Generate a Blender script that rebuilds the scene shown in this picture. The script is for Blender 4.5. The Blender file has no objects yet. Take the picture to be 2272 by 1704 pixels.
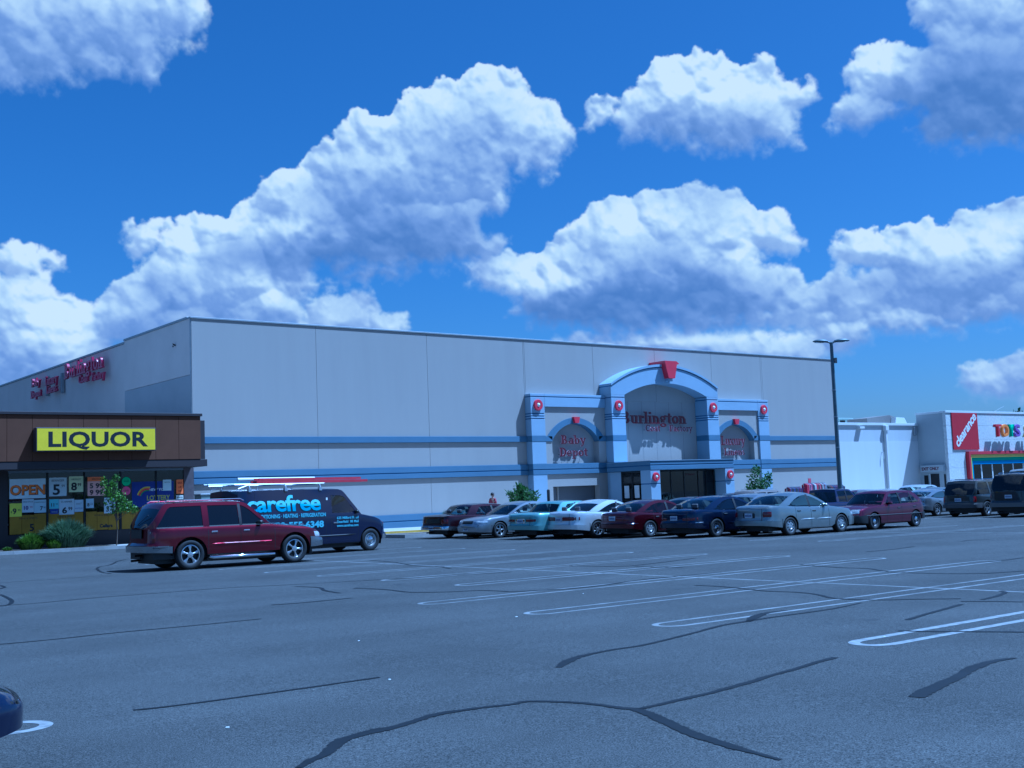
import bpy, math, random
import numpy as np
from mathutils import Vector, Matrix

random.seed(7)
SC = bpy.context.scene
COL = SC.collection
R = math.radians

# ------------------------------------------------------------------ camera, sky, sun, exposure
YAW, PITCH, ROLL, EYE = 0.6717, 0.0924, -0.0387, 1.6
GX, GY = 0.005 * math.cos(YAW) + 0.006 * math.sin(YAW), -0.005 * math.sin(YAW) + 0.006 * math.cos(YAW)


def gz(x, y):
    """height of the gently falling lot"""
    return -(GX * x + GY * y)


cam = bpy.data.cameras.new('camera')
camo = bpy.data.objects.new('camera', cam)
COL.objects.link(camo)
SC.camera = camo
_f = Vector((math.sin(YAW) * math.cos(PITCH), math.cos(YAW) * math.cos(PITCH), math.sin(PITCH)))
_r = Vector((math.cos(YAW), -math.sin(YAW), 0))
_u = _r.cross(_f)
_rt = _r * math.cos(ROLL) + _u * math.sin(ROLL)
_up = -_r * math.sin(ROLL) + _u * math.cos(ROLL)
camo.matrix_world = Matrix(((_rt.x, _up.x, -_f.x, 0), (_rt.y, _up.y, -_f.y, 0), (_rt.z, _up.z, -_f.z, EYE), (0, 0, 0, 1)))
cam.sensor_width = 36
cam.lens = 2550 / 2272 * 36
cam.clip_start = 0.1
cam.clip_end = 3000

vs = SC.view_settings
vs.view_transform = 'Standard'
vs.look = 'None'
vs.gamma = 1
vs.use_curve_mapping = False
vs.exposure = EXPOSURE = 0.37
# the camera was set for lamp light, so daylight comes out blue
vs.use_white_balance = True
vs.white_balance_temperature = 3550
vs.white_balance_tint = 4

SUN_DIR = Vector((1.42, -1.0, 3.2)).normalized()
SUN_EL = math.asin(SUN_DIR.z)
SUN_AZ = math.atan2(SUN_DIR.x, SUN_DIR.y)
sun = bpy.data.lights.new('sun', 'SUN')
sun.energy = 5.0
sun.angle = R(0.53)
sun.color = (1.0, 0.95, 0.87)
suno = bpy.data.objects.new('sun', sun)
COL.objects.link(suno)
suno.rotation_euler = (-SUN_DIR).to_track_quat('-Z', 'Y').to_euler()

world = bpy.data.worlds.new('World')
SC.world = world
world.use_nodes = True
SKY_STRENGTH = 0.05


# ------------------------------------------------------------------ clouds
CLOUDS = {
'A':[(12.59,24.14),(23.76,25.33),(23.72,22.79),(23.16,21.66),(21.87,21.38),(21.54,20.86),(21.1,19.62),(20.37,19.78),(19.54,20.02),(18.31,19.93),(16.69,19.4),(15.11,18.96),(12.62,18.61)],
'B':[(39.11,20.53),(39.8,19.91),(40.33,18.92),(41.39,18.31),(41.92,17.41),(41.95,16.52),(41.29,16.1),(40.94,15.47),(40.31,15.28),(39.68,15.74),(38.9,15.66),(38.62,14.91),(38.65,14.1),(37.97,13.66),(37.26,13.53),(37.0,12.9),(38.52,12.5),(37.92,11.85),(36.13,11.47),(35.07,11.03),(32.74,11.11),(30.43,11.36),(29.14,11.24),(28.95,10.8),(28.47,10.01),(28.11,8.87),(27.47,7.65),(22.75,7.25),(19.86,7.26),(18.85,7.89),(18.56,9.15),(19.07,10.21),(19.89,10.86),(20.92,11.31),(21.55,12.39),(22.83,13.48),(23.9,13.5),(25.42,13.96),(26.19,14.4),(26.31,15.26),(26.76,15.48),(28.09,15.71),(29.46,17.0),(30.38,17.86),(31.08,18.49),(31.99,18.71),(32.44,18.45),(33.61,19.23),(35.01,19.95),(36.17,19.92),(36.88,20.43),(38.27,20.5)],
'C':[(44.26,17.87),(44.52,18.49),(45.12,19.08),(46.08,19.85),(46.8,20.52),(47.93,20.52),(48.39,20.65),(48.82,20.24),(49.5,20.38),(50.58,19.75),(51.48,20.06),(52.15,20.09),(51.99,19.39),(52.92,18.56),(53.56,18.38),(54.03,18.84),(53.98,18.23),(53.51,17.66),(53.23,16.65),(53.41,16.11),(52.11,16.14),(50.77,15.74),(49.45,15.86),(47.7,16.44),(45.92,16.9),(45.0,16.75),(44.57,17.31)],
'Cw':[(42.58,17.76),(43.01,18.63),(44.07,18.71),(43.62,17.84),(42.88,17.35)],
'D':[(59.53,23.38),(59.22,20.72),(59.53,19.49),(58.91,19.38),(57.93,20.03),(56.87,19.89),(55.99,19.41),(55.65,19.05),(55.88,17.89),(55.22,17.56),(54.72,16.48),(55.99,16.33),(57.26,16.58),(58.12,17.08),(58.94,16.97),(59.11,16.53),(58.56,16.0),(59.24,15.5),(60.41,15.03),(61.96,14.7),(65.71,14.32),(66.36,22.02)],
'E':[(36.29,10.79),(37.0,11.66),(38.15,11.84),(38.82,11.49),(40.53,11.53),(40.79,12.18),(41.39,12.81),(42.32,13.21),(42.8,13.84),(43.97,14.32),(44.74,13.95),(45.31,13.91),(46.0,14.3),(47.14,14.48),(48.69,14.31),(49.78,13.9),(51.05,13.14),(51.9,12.74),(52.44,12.7),(52.8,11.59),(52.76,10.94),(51.35,10.84),(50.91,10.66),(52.19,10.34),(52.71,10.08),(52.68,9.65),(53.29,9.06),(53.75,8.04),(51.16,7.58),(46.77,7.52),(41.85,7.89),(39.59,8.1),(38.49,8.93),(38.75,9.82),(36.72,10.11)],
'F':[(54.77,10.76),(55.02,11.38),(56.28,11.47),(56.89,11.19),(57.73,11.53),(58.76,11.62),(59.13,11.27),(59.93,11.28),(60.18,11.87),(60.96,11.78),(61.76,12.09),(65.53,11.97),(65.13,6.81),(61.36,6.66),(58.41,6.6),(55.36,6.84),(53.27,6.99),(48.09,7.45),(49.02,8.38),(51.21,8.45),(53.17,8.96),(54.06,9.53),(54.92,9.72),(55.52,9.3),(56.58,9.74),(54.94,10.1)],
'G2':[(40.89,6.59),(40.81,7.38),(41.84,7.62),(43.18,7.34),(44.54,7.58),(46.77,7.64),(48.97,7.33),(51.13,7.1),(51.55,6.89),(53.07,7.33),(55.41,7.7),(56.59,6.74),(55.95,6.47),(54.44,5.61),(48.85,5.3),(42.23,6.31)],
'G':[(12.66,10.82),(15.5,10.63),(16.28,10.87),(16.77,10.47),(16.77,9.95),(17.46,9.55),(18.25,9.15),(18.65,8.31),(19.36,7.89),(19.86,7.04),(18.24,5.56),(12.7,4.76)],
'Gw':[(14.14,11.8),(15.39,12.12),(16.01,11.35),(15.64,10.8),(14.14,11.01)],
'Gx':[(15.89,11.98),(16.99,11.53),(16.83,10.86),(16.05,11.33)],
'H':[(19.57,13.13),(21.56,13.32),(21.45,12.23),(20.38,11.7)],
'I':[(27.48,8.09),(28.12,9.18),(28.62,9.84),(29.51,9.94),(30.17,9.71),(31.06,9.81),(31.72,9.35),(32.16,8.9),(33.17,8.87),(33.02,7.54),(27.91,7.42)],
'J':[(59.63,4.18),(60.26,4.77),(61.06,5.12),(62.62,5.1),(64.97,4.8),(64.83,3.0),(61.11,3.14),(59.98,3.63)],
'K':[(29.41,10.38),(30.19,10.7),(31.33,11.53),(32.22,11.11),(34.02,10.97),(32.88,10.55),(31.09,10.69)],
}
DARKS = [((33.39, 12.53), (5.11, 1.56), 0.9), ((27.77, 11.49), (3.11, 0.56), 0.6), ((44.59, 8.65), (6.67, 1.0), 0.9), ((46.88, 9.63), (4.44, 1.33), 0.5), ((62.11, 16.69), (4.0, 2.44), 1.0), ((59.32, 16.71), (2.67, 1.33), 0.5), ((48.63, 17.11), (3.56, 1.11), 0.45), ((57.55, 8.79), (4.44, 0.89), 0.4), ((35.77, 15.44), (3.56, 1.33), 0.25), ((23.0, 10.27), (3.11, 1.33), 0.35), ((16.69, 20.28), (4.44, 1.33), 0.3), ((59.6, 9.44), (3.56, 0.67), 0.35), ((42.37, 9.43), (3.33, 0.89), 0.35)]
BRIGHTS=[((35.98,14.89),(2.67,0.78),0.45),((33.52,16.35),(2.0,0.67),0.2),((27.59,13.33),(2.44,0.78),0.35),((25.78,10.18),(2.89,0.89),0.5),((41.05,10.39),(2.44,0.78),0.45),((45.67,10.03),(1.0,0.49),0.45),((50.06,11.16),(2.0,1.0),0.3),((45.25,12.82),(2.67,0.89),0.2),((55.41,7.7),(4.44,0.56),0.25),((60.64,10.16),(2.67,0.78),0.3),((48.74,18.99),(2.89,1.0),0.3),((57.42,18.8),(1.11,0.89),0.3),((15.89,8.48),(2.0,1.33),0.3),((46.74,6.97),(5.78,0.4),0.3),((22.39,11.98),(1.33,0.89),0.3)]
AZ0,AZ1,EL0,EL1=4.0,76.0,-1.0,35.0
def _lat(seed,n=256):
    return np.random.RandomState(seed).rand(n,n).astype(np.float32)
def vnoise(x,y,seed):
    L=_lat(seed); xi=np.floor(x).astype(np.int32);yi=np.floor(y).astype(np.int32)
    fx=x-xi;fy=y-yi;fx=fx*fx*fx*(fx*(fx*6-15)+10);fy=fy*fy*fy*(fy*(fy*6-15)+10)
    a=L[yi&255,xi&255];b=L[yi&255,(xi+1)&255];c=L[(yi+1)&255,xi&255];d=L[(yi+1)&255,(xi+1)&255]
    return (a+(b-a)*fx)+((c+(d-c)*fx)-(a+(b-a)*fx))*fy
def fbm(x,y,f,o,seed,g=.5):
    s=0.;a=1.;t=0.
    for i in range(o):
        s=s+a*vnoise(x*f+i*17.3,y*f+i*5.7,seed+i);t+=a;a*=g;f*=2.07
    return s/t-.5
def worley(x,y,seed):
    A=_lat(seed);B=_lat(seed+50);xi=np.floor(x).astype(np.int32);yi=np.floor(y).astype(np.int32)
    m=np.full(x.shape,9.,np.float32)
    for j in (-1,0,1):
        for i in (-1,0,1):
            cx=xi+i;cy=yi+j
            px=cx+A[cy&255,cx&255];py=cy+B[cy&255,cx&255]
            m=np.minimum(m,(x-px)**2+(y-py)**2)
    return m
def billow(x,y,f,seed):
    # round puffs at several sizes
    b=0.
    for i,(k,a) in enumerate(((1,1.),(2.2,.5),(4.7,.25),(10.,.05))):
        b=b+a*(.45-worley(x*f*k+3*i,y*f*k,seed+i))
    return b/1.87
def ss(a,b,x):
    t=np.clip((x-a)/(b-a),0,1);return t*t*(3-2*t)
def sdf(poly,X,Y):
    P=np.array(poly,np.float32);Q=np.roll(P,-1,0)
    d=np.full(X.shape,1e9,np.float32);ins=np.zeros(X.shape,bool)
    for (x0,y0),(x1,y1) in zip(P,Q):
        ex,ey=x1-x0,y1-y0
        t=np.clip(((X-x0)*ex+(Y-y0)*ey)/(ex*ex+ey*ey+1e-9),0,1)
        d=np.minimum(d,(X-x0-t*ex)**2+(Y-y0-t*ey)**2)
        ins^=((y0>Y)!=(y1>Y))&(X<(x1-x0)*(Y-y0)/(y1-y0+1e-9)+x0)
    return np.where(ins,np.sqrt(d),-np.sqrt(d))
def bil(F,x,y,x0,x1,y0,y1):
    h,w=F.shape;u=np.clip((x-x0)/(x1-x0)*(w-1),0,w-1.001);v=np.clip((y-y0)/(y1-y0)*(h-1),0,h-1.001)
    i=u.astype(np.int32);j=v.astype(np.int32);fu=u-i;fv=v-j
    return (F[j,i]*(1-fu)+F[j,i+1]*fu)*(1-fv)+(F[j+1,i]*(1-fu)+F[j+1,i+1]*fu)*fv
def shade_clouds(polys,darks,az0,az1,el0,el1,W,H,seed=1,soft=1.,brights=()):
    x=np.linspace(az0,az1,W,dtype=np.float32);y=np.linspace(el0,el1,H,dtype=np.float32)
    X,Y=np.meshgrid(x,y)
    h,w=H//6,W//6
    Xc,Yc=np.meshgrid(np.linspace(az0,az1,w,dtype=np.float32),np.linspace(el0,el1,h,dtype=np.float32))
    S=np.full(Xc.shape,-9.,np.float32)
    for p in polys: S=np.maximum(S,sdf(p,Xc,Yc))
    wx=fbm(X,Y,.9,4,seed+70)*1.0;wy=fbm(X,Y,.9,4,seed+80)*1.0
    s=bil(S,X+wx*.9,Y+wy*.7,az0,az1,el0,el1)
    B=billow(X+wx*.5,Y+wy*.5,.85,seed+10)
    BL=.45-worley((X+wx)*.42,(Y+wy)*.42,seed+33)
    f=fbm(X,Y,1.6,6,seed+20,.52)
    # topness of the nearest edge
    gy=np.gradient(S,axis=0)
    gs=gy.copy()
    for _ in range(12): gs=(gs+np.roll(gs,1,0)+np.roll(gs,-1,0)+np.roll(gs,1,1)+np.roll(gs,-1,1))/5
    top=bil(np.clip(-gs/(.9*(el1-el0)/h)*.5+.5,0,1),X,Y,az0,az1,el0,el1)
    e=s+(.12+.50*top)*(B+.12)*1.0+f*(1.5-.9*top)*.75+.08
    w_=(.10+.75*(1-top))*soft
    al=ss(-.25*w_,w_,e)
    th=np.clip(e,0,None)
    # relief
    near=np.exp(-th/1.1)
    z=1.3*np.sqrt(np.clip(th,0,3.)+.05)+BL*1.5+B*(.25+.75*near*top)+f*.45
    dx=(x[1]-x[0])
    def slope(z,m):
        for _ in range(m): z=(z*2+np.roll(z,1,0)+np.roll(z,1,1)+np.roll(z,-1,0)+np.roll(z,-1,1))/6
        return np.gradient(z,axis=1)/dx,np.gradient(z,axis=0)/dx
    ax_,ay_=slope(z,3);bx,by=slope(z,40)
    zx=.45*ax_+.9*bx;zy=.45*ay_+.9*by
    n=1/np.sqrt(zx**2+zy**2+2.)
    lam=(-zx*.36-zy*.80+.62)*n*1.15
    # light let through from the sun side: thickness gathered towards it
    T=bil(np.clip(bil(e,Xc,Yc,az0,az1,el0,el1),0,1.2),Xc,Yc,az0,az1,el0,el1)
    acc=np.zeros_like(T)
    for i in range(1,15):
        acc+=bil(T,Xc+i*.12,Yc+i*.28,az0,az1,el0,el1)
    occ=bil(acc/15,X+wx*.8,Y+wy*.8,az0,az1,el0,el1)
    lit=np.exp(-1.25*occ)
    v=.42*lit+.50*np.clip(lam+.22,0,1.2)*(.4+.6*lit)+.16+.35*f
    dk=0.
    for (c,r,g) in darks:
        q=((X+wx*1.2-c[0])/r[0])**2+((Y+wy*.8-c[1])/r[1])**2
        dk=dk+g*np.exp(-q*.8)
    v=.16+v*.88;v=v*(1-.50*np.clip(dk,0,1))
    for (c,r,g) in brights:
        q=((X+wx*1.0-c[0])/r[0])**2+((Y+wy*.8-c[1])/r[1])**2
        v=v+g*np.exp(-q*1.1)*(.55+1.2*np.clip(lam,0,.9))*.75
    v=np.clip(v+.10*ss(.35,0,th)*(1-np.clip(dk,0,1)),0,1.15)
    return al,v,X,Y
def ramp(v,stops):
    xs=[q[0] for q in stops];return np.stack([np.interp(v,xs,[q[1][i] for q in stops]) for i in range(3)],-1)
STOPS=[(0,(.12,.152,.215)),(.2,(.175,.20,.26)),(.45,(.31,.30,.325)),(.75,(.53,.46,.38)),(1.,(.78,.63,.41)),(1.15,(.96,.71,.43))]


def build_world():
    nt = world.node_tree
    N, L = nt.nodes, nt.links
    N.clear()

    def node(t, **k):
        n = N.new(t)
        for a, b in k.items():
            setattr(n, a, b)
        return n

    def math_(op, a, b=None, c=None):
        n = node('ShaderNodeMath', operation=op)
        for i, v in enumerate((a, b, c)):
            if v is None:
                continue
            if isinstance(v, (int, float)):
                n.inputs[i].default_value = v
            else:
                L.new(v, n.inputs[i])
        return n.outputs[0]

    def image(name, arr):
        h, w, _ = arr.shape
        im = bpy.data.images.new(name, w, h, alpha=True, float_buffer=True)
        im.colorspace_settings.name = 'Non-Color'
        im.alpha_mode = 'CHANNEL_PACKED'
        im.pixels.foreach_set(np.ascontiguousarray(arr, dtype=np.float32).ravel())
        im.update()
        im.pack()
        return im

    def rgba(al, v, X, Y):
        # tone picks the colour, coverage goes to alpha
        col = ramp(v, STOPS)
        return np.concatenate([col, al[..., None]], -1)

    al, v, X, Y = shade_clouds(list(CLOUDS.values()), DARKS, AZ0, AZ1, EL0, EL1, 1500, 750, brights=BRIGHTS)
    front = image('sky_clouds_ahead', rgba(al, v, X, Y))
    # the same kind of cloud all round
    rs = np.random.RandomState(5)
    polys = []
    for k in range(36):
        az = rs.uniform(84, 356)
        el = rs.choice([rs.uniform(3, 14), rs.uniform(14, 60)])
        w = rs.uniform(3, 9) * (0.6 + el / 40)
        h = w * rs.uniform(0.35, 0.6)
        c = max(0.5, math.cos(R(el)))
        pts = []
        for a in np.linspace(0, 2 * math.pi, 18, endpoint=False):
            rr = rs.uniform(0.75, 1.15)
            pts.append((min(363.0, max(78.0, az + w / c * rr * math.cos(a))), el + h * rr * (math.sin(a) if math.sin(a) > 0 else 0.35 * math.sin(a))))
        polys.append(pts)
    al, v, X, Y = shade_clouds(polys, [], 76., 364., 0., 72., 2000, 500, seed=40, soft=1.6)
    al = al * ss(76, 79, X) * ss(364, 361, X)
    back = image('sky_clouds_around', rgba(al, v, X, Y))

    tc = node('ShaderNodeTexCoord')
    sep = node('ShaderNodeSeparateXYZ')
    L.new(tc.outputs['Generated'], sep.inputs[0])
    x, y, z = sep.outputs
    az = math_('MULTIPLY', math_('ARCTAN2', x, y), 180 / math.pi)
    az2 = math_('MODULO', math_('ADD', az, 720.0), 360.0)
    el = math_('MULTIPLY', math_('ARCSINE', z), 180 / math.pi)

    sky = node('ShaderNodeTexSky')
    sky.sky_type = 'NISHITA'
    sky.sun_disc = False
    sky.sun_elevation = SUN_EL
    sky.sun_rotation = SUN_AZ
    sky.air_density = 1.0
    sky.dust_density = 1.0
    sky.ozone_density = 3.0
    out_col = sky.outputs[0]
    for im, azv, a0, a1, e0, e1 in ((front, az, AZ0, AZ1, EL0, EL1), (back, az2, 76., 364., 0., 72.)):
        cb = node('ShaderNodeCombineXYZ')
        L.new(math_('DIVIDE', math_('SUBTRACT', azv, a0), a1 - a0), cb.inputs[0])
        L.new(math_('DIVIDE', math_('SUBTRACT', el, e0), e1 - e0), cb.inputs[1])
        t = node('ShaderNodeTexImage', image=im, extension='CLIP', interpolation='Linear')
        L.new(cb.outputs[0], t.inputs[0])
        sc_ = node('ShaderNodeMix', data_type='RGBA', blend_type='MULTIPLY')
        sc_.inputs[0].default_value = 1
        L.new(t.outputs[0], sc_.inputs[6])
        k = CLOUD_GAIN / SKY_STRENGTH
        sc_.inputs[7].default_value = (k, k, k, 1)
        mx = node('ShaderNodeMix', data_type='RGBA')
        L.new(t.outputs[1], mx.inputs[0])
        L.new(out_col, mx.inputs[6])
        L.new(sc_.outputs[2], mx.inputs[7])
        out_col = mx.outputs[2]
    bg = node('ShaderNodeBackground')
    bg.inputs[1].default_value = SKY_STRENGTH
    L.new(out_col, bg.inputs[0])
    o = node('ShaderNodeOutputWorld')
    L.new(bg.outputs[0], o.inputs[0])
    world.cycles.sampling_method = 'MANUAL'
    world.cycles.sample_map_resolution = 512


CLOUD_GAIN = 0.80
build_world()

# ------------------------------------------------------------------ materials
MATS = {}


def mat(name, col, rough=0.6, metal=0.0, var=0.0, scale=3.0, bump=0.0, bscale=40.0, coat=0.0, detail=4, spec=None, dark=None, streak=False):
    if name in MATS:
        return MATS[name]
    m = bpy.data.materials.new(name)
    m.use_nodes = True
    nt = m.node_tree
    N, L = nt.nodes, nt.links
    b = N['Principled BSDF']
    b.inputs['Base Color'].default_value = (*col, 1)
    b.inputs['Roughness'].default_value = rough
    b.inputs['Metallic'].default_value = metal
    if coat:
        b.inputs['Coat Weight'].default_value = coat
        b.inputs['Coat Roughness'].default_value = 0.04
    if spec is not None:
        b.inputs['Specular IOR Level'].default_value = spec
    tc = N.new('ShaderNodeTexCoord')
    if var:
        mp = N.new('ShaderNodeMapping')
        L.new(tc.outputs['Object'], mp.inputs[0])
        if streak:
            mp.inputs['Scale'].default_value = (1, 1, 0.12)
        n = N.new('ShaderNodeTexNoise')
        n.inputs['Scale'].default_value = scale
        n.inputs['Detail'].default_value = detail
        n.inputs['Roughness'].default_value = 0.6
        L.new(mp.outputs[0], n.inputs['Vector'])
        r = N.new('ShaderNodeValToRGB')
        r.color_ramp.elements[0].position = 0.3
        r.color_ramp.elements[1].position = 0.7
        d = dark or tuple(c * (1 - var) for c in col)
        r.color_ramp.elements[0].color = (*d, 1)
        r.color_ramp.elements[1].color = (*[min(1, c * (1 + var * 0.6)) for c in col], 1)
        L.new(n.outputs[0], r.inputs[0])
        L.new(r.outputs[0], b.inputs['Base Color'])
    if bump:
        n2 = N.new('ShaderNodeTexNoise')
        n2.inputs['Scale'].default_value = bscale
        n2.inputs['Detail'].default_value = 3
        L.new(tc.outputs['Object'], n2.inputs['Vector'])
        bp = N.new('ShaderNodeBump')
        bp.inputs['Strength'].default_value = bump
        bp.inputs['Distance'].default_value = 0.02
        L.new(n2.outputs[0], bp.inputs['Height'])
        L.new(bp.outputs[0], b.inputs['Normal'])
    MATS[name] = m
    return m


def glass(name, tint=(0.35, 0.4, 0.42), rough=0.02, opaque=0.0, base=(0.01, 0.012, 0.015)):
    """thin pane: reflection by angle, the rest passes through tinted"""
    if name in MATS:
        return MATS[name]
    m = bpy.data.materials.new(name)
    m.use_nodes = True
    N, L = m.node_tree.nodes, m.node_tree.links
    N.clear()
    fr = N.new('ShaderNodeFresnel')
    fr.inputs[0].default_value = 1.5
    mr = N.new('ShaderNodeMapRange')
    mr.inputs[3].default_value = 0.02
    mr.inputs[4].default_value = 1.0
    L.new(fr.outputs[0], mr.inputs[0])
    tr = N.new('ShaderNodeBsdfTransparent')
    tr.inputs[0].default_value = (*tint, 1)
    df = N.new('ShaderNodeBsdfDiffuse')
    df.inputs[0].default_value = (*base, 1)
    gl = N.new('ShaderNodeBsdfGlossy')
    gl.inputs['Roughness'].default_value = rough
    m1 = N.new('ShaderNodeMixShader')
    m1.inputs[0].default_value = opaque
    L.new(tr.outputs[0], m1.inputs[1])
    L.new(df.outputs[0], m1.inputs[2])
    m2 = N.new('ShaderNodeMixShader')
    L.new(mr.outputs[0], m2.inputs[0])
    L.new(m1.outputs[0], m2.inputs[1])
    L.new(gl.outputs[0], m2.inputs[2])
    o = N.new('ShaderNodeOutputMaterial')
    L.new(m2.outputs[0], o.inputs[0])
    MATS[name] = m
    return m


def paint(name, col, metal=0.0, rough=0.35):
    """car paint: pigment under a clear coat, faint dust"""
    return mat(name, col, rough, metal, var=0.10, scale=1.6, coat=1.0, spec=0.25)


# ------------------------------------------------------------------ mesh helpers
class MB:
    def __init__(s):
        s.v, s.f, s.m = [], [], []

    def add(s, pts, faces, mi=0):
        k = len(s.v)
        s.v += [tuple(p) for p in pts]
        s.f += [tuple(i + k for i in f) for f in faces]
        s.m += [mi] * len(faces)
        return s

    def box(s, x0, x1, y0, y1, z0, z1, mi=0, bev=0.0):
        if bev > 0:
            b = min(bev, (x1 - x0) / 2.01, (y1 - y0) / 2.01, (z1 - z0) / 2.01)
            pts = []
            xs, ys, zs = (x0, x0 + b, x1 - b, x1), (y0, y0 + b, y1 - b, y1), (z0, z0 + b, z1 - b, z1)
            idx = {}
            for i in range(4):
                for j in range(4):
                    for k in range(4):
                        if ((i in (0, 3)) + (j in (0, 3)) + (k in (0, 3))) == 1:
                            idx[i, j, k] = len(pts)
                            pts.append((xs[i], ys[j], zs[k]))
            F = []
            for e in (0, 3):
                q = [idx[e, 1, 1], idx[e, 2, 1], idx[e, 2, 2], idx[e, 1, 2]]
                F.append(q if e else q[::-1])
                q = [idx[1, e, 1], idx[2, e, 1], idx[2, e, 2], idx[1, e, 2]]
                F.append(q[::-1] if e else q)
                q = [idx[1, 1, e], idx[2, 1, e], idx[2, 2, e], idx[1, 2, e]]
                F.append(q if e else q[::-1])
            for a in (0, 3):
                aa = 1 if a == 0 else 2
                for c in (0, 3):
                    cc = 1 if c == 0 else 2
                    F.append((idx[a, cc, 1], idx[a, cc, 2], idx[aa, c, 2], idx[aa, c, 1]))
                    F.append((idx[a, 1, cc], idx[a, 2, cc], idx[aa, 2, c], idx[aa, 1, c]))
                    F.append((idx[1, a, cc], idx[2, a, cc], idx[2, aa, c], idx[1, aa, c]))
                    for e in (0, 3):
                        ee = 1 if e == 0 else 2
                        F.append((idx[a, cc, ee], idx[aa, c, ee], idx[aa, cc, e]))
            return s.add(pts, F, mi)
        p = [(x0, y0, z0), (x1, y0, z0), (x1, y1, z0), (x0, y1, z0), (x0, y0, z1), (x1, y0, z1), (x1, y1, z1), (x0, y1, z1)]
        return s.add(p, [(3, 2, 1, 0), (4, 5, 6, 7), (0, 1, 5, 4), (1, 2, 6, 5), (2, 3, 7, 6), (3, 0, 4, 7)], mi)

    def tube(s, pts, r, n=8, mi=0, cap=True):
        pts = [Vector(p) for p in pts]
        rs = r if isinstance(r, (list, tuple)) else [r] * len(pts)
        V, F = [], []
        for i, p in enumerate(pts):
            d = (pts[min(i + 1, len(pts) - 1)] - pts[max(i - 1, 0)]).normalized()
            a = d.cross(Vector((0, 0, 1)) if abs(d.z) < 0.9 else Vector((1, 0, 0))).normalized()
            b = d.cross(a)
            for k in range(n):
                t = 2 * math.pi * k / n
                V.append(p + (a * math.cos(t) + b * math.sin(t)) * rs[i])
        for i in range(len(pts) - 1):
            for k in range(n):
                k2 = (k + 1) % n
                F.append((i * n + k, i * n + k2, (i + 1) * n + k2, (i + 1) * n + k))
        if cap:
            F.append(tuple(range(n))[::-1])
            F.append(tuple(range((len(pts) - 1) * n, len(pts) * n)))
        return s.add(V, F, mi)

    def lathe(s, prof, axis='y', n=24, c=(0, 0, 0), mi=0):
        """prof: (radius, along)"""
        V, F = [], []
        for r, a in prof:
            for k in range(n):
                t = 2 * math.pi * k / n
                u, w = r * math.cos(t), r * math.sin(t)
                p = (u, a, w) if axis == 'y' else ((a, u, w) if axis == 'x' else (u, w, a))
                V.append((p[0] + c[0], p[1] + c[1], p[2] + c[2]))
        for i in range(len(prof) - 1):
            for k in range(n):
                k2 = (k + 1) % n
                F.append((i * n + k, i * n + k2, (i + 1) * n + k2, (i + 1) * n + k))
        return s.add(V, F, mi)

    def prism(s, poly, y0, y1, mi=0):
        """poly in (x, z), extruded along y; faces y0 toward -y"""
        n = len(poly)
        V = [(x, y0, z) for x, z in poly] + [(x, y1, z) for x, z in poly]
        F = [tuple(range(n)), tuple(range(n, 2 * n))[::-1]]
        for i in range(n):
            j = (i + 1) % n
            F.append((j, i, i + n, j + n))
        return s.add(V, F, mi)

    def strip(s, a, b, y0, y1, mi=0):
        """solid between two (x, z) curves with the same number of points, from y0 to y1"""
        n = len(a)
        V = [(x, y0, z) for x, z in a] + [(x, y0, z) for x, z in b] + [(x, y1, z) for x, z in a] + [(x, y1, z) for x, z in b]
        F = []
        for i in range(n - 1):
            F.append((i, i + 1, n + i + 1, n + i))
            F.append((2 * n + i + 1, 2 * n + i, 3 * n + i, 3 * n + i + 1))
            F.append((i + 1, i, 2 * n + i, 2 * n + i + 1))
            F.append((n + i, n + i + 1, 3 * n + i + 1, 3 * n + i))
        F.append((0, n, 3 * n, 2 * n))
        F.append((n - 1, 3 * n - 1, 4 * n - 1, 2 * n - 1))
        return s.add(V, F, mi)

    def grid(s, P, mi=0, tag=None):
        """P[i][j] points; tag(i, j) -> material index or None to skip"""
        h, w = len(P), len(P[0])
        F = {}
        k = len(s.v)
        s.v += [tuple(p) for r in P for p in r]
        for i in range(h - 1):
            for j in range(w - 1):
                t = mi if tag is None else tag(i, j)
                if t is None:
                    continue
                s.f.append((k + i * w + j, k + i * w + j + 1, k + (i + 1) * w + j + 1, k + (i + 1) * w + j))
                s.m.append(t)
        return s

    def mesh(s, name, mats, smooth=None):
        me = bpy.data.meshes.new(name)
        used = sorted({i for f in s.f for i in f})
        if len(used) < len(s.v):
            mp = {o: i for i, o in enumerate(used)}
            s.v = [s.v[i] for i in used]
            s.f = [tuple(mp[i] for i in f) for f in s.f]
        me.from_pydata(s.v, [], s.f)
        for m in (mats if isinstance(mats, (list, tuple)) else [mats]):
            me.materials.append(m)
        me.polygons.foreach_set('material_index', s.m)
        if smooth is not None:
            me.polygons.foreach_set('use_smooth', [True] * len(s.f))
            me.set_sharp_from_angle(angle=R(smooth))
        me.update()
        return me

    def build(s, name, mats, parent=None, smooth=None, fix=False):
        me = s.mesh(name, mats, smooth)
        if fix:
            import bmesh
            bm = bmesh.new()
            bm.from_mesh(me)
            bmesh.ops.remove_doubles(bm, verts=bm.verts, dist=0.0004)
            bmesh.ops.recalc_face_normals(bm, faces=bm.faces)
            bm.to_mesh(me)
            bm.free()
            if smooth is not None:
                me.set_sharp_from_angle(angle=R(smooth))
        o = bpy.data.objects.new(name, me)
        COL.objects.link(o)
        if parent:
            o.parent = parent
        return o


def tag(o, label=None, cat=None, group=None, kind=None):
    if label:
        o['label'] = label
    if cat:
        o['category'] = cat
    if group:
        o['group'] = group
    if kind:
        o['kind'] = kind
    return o


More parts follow.
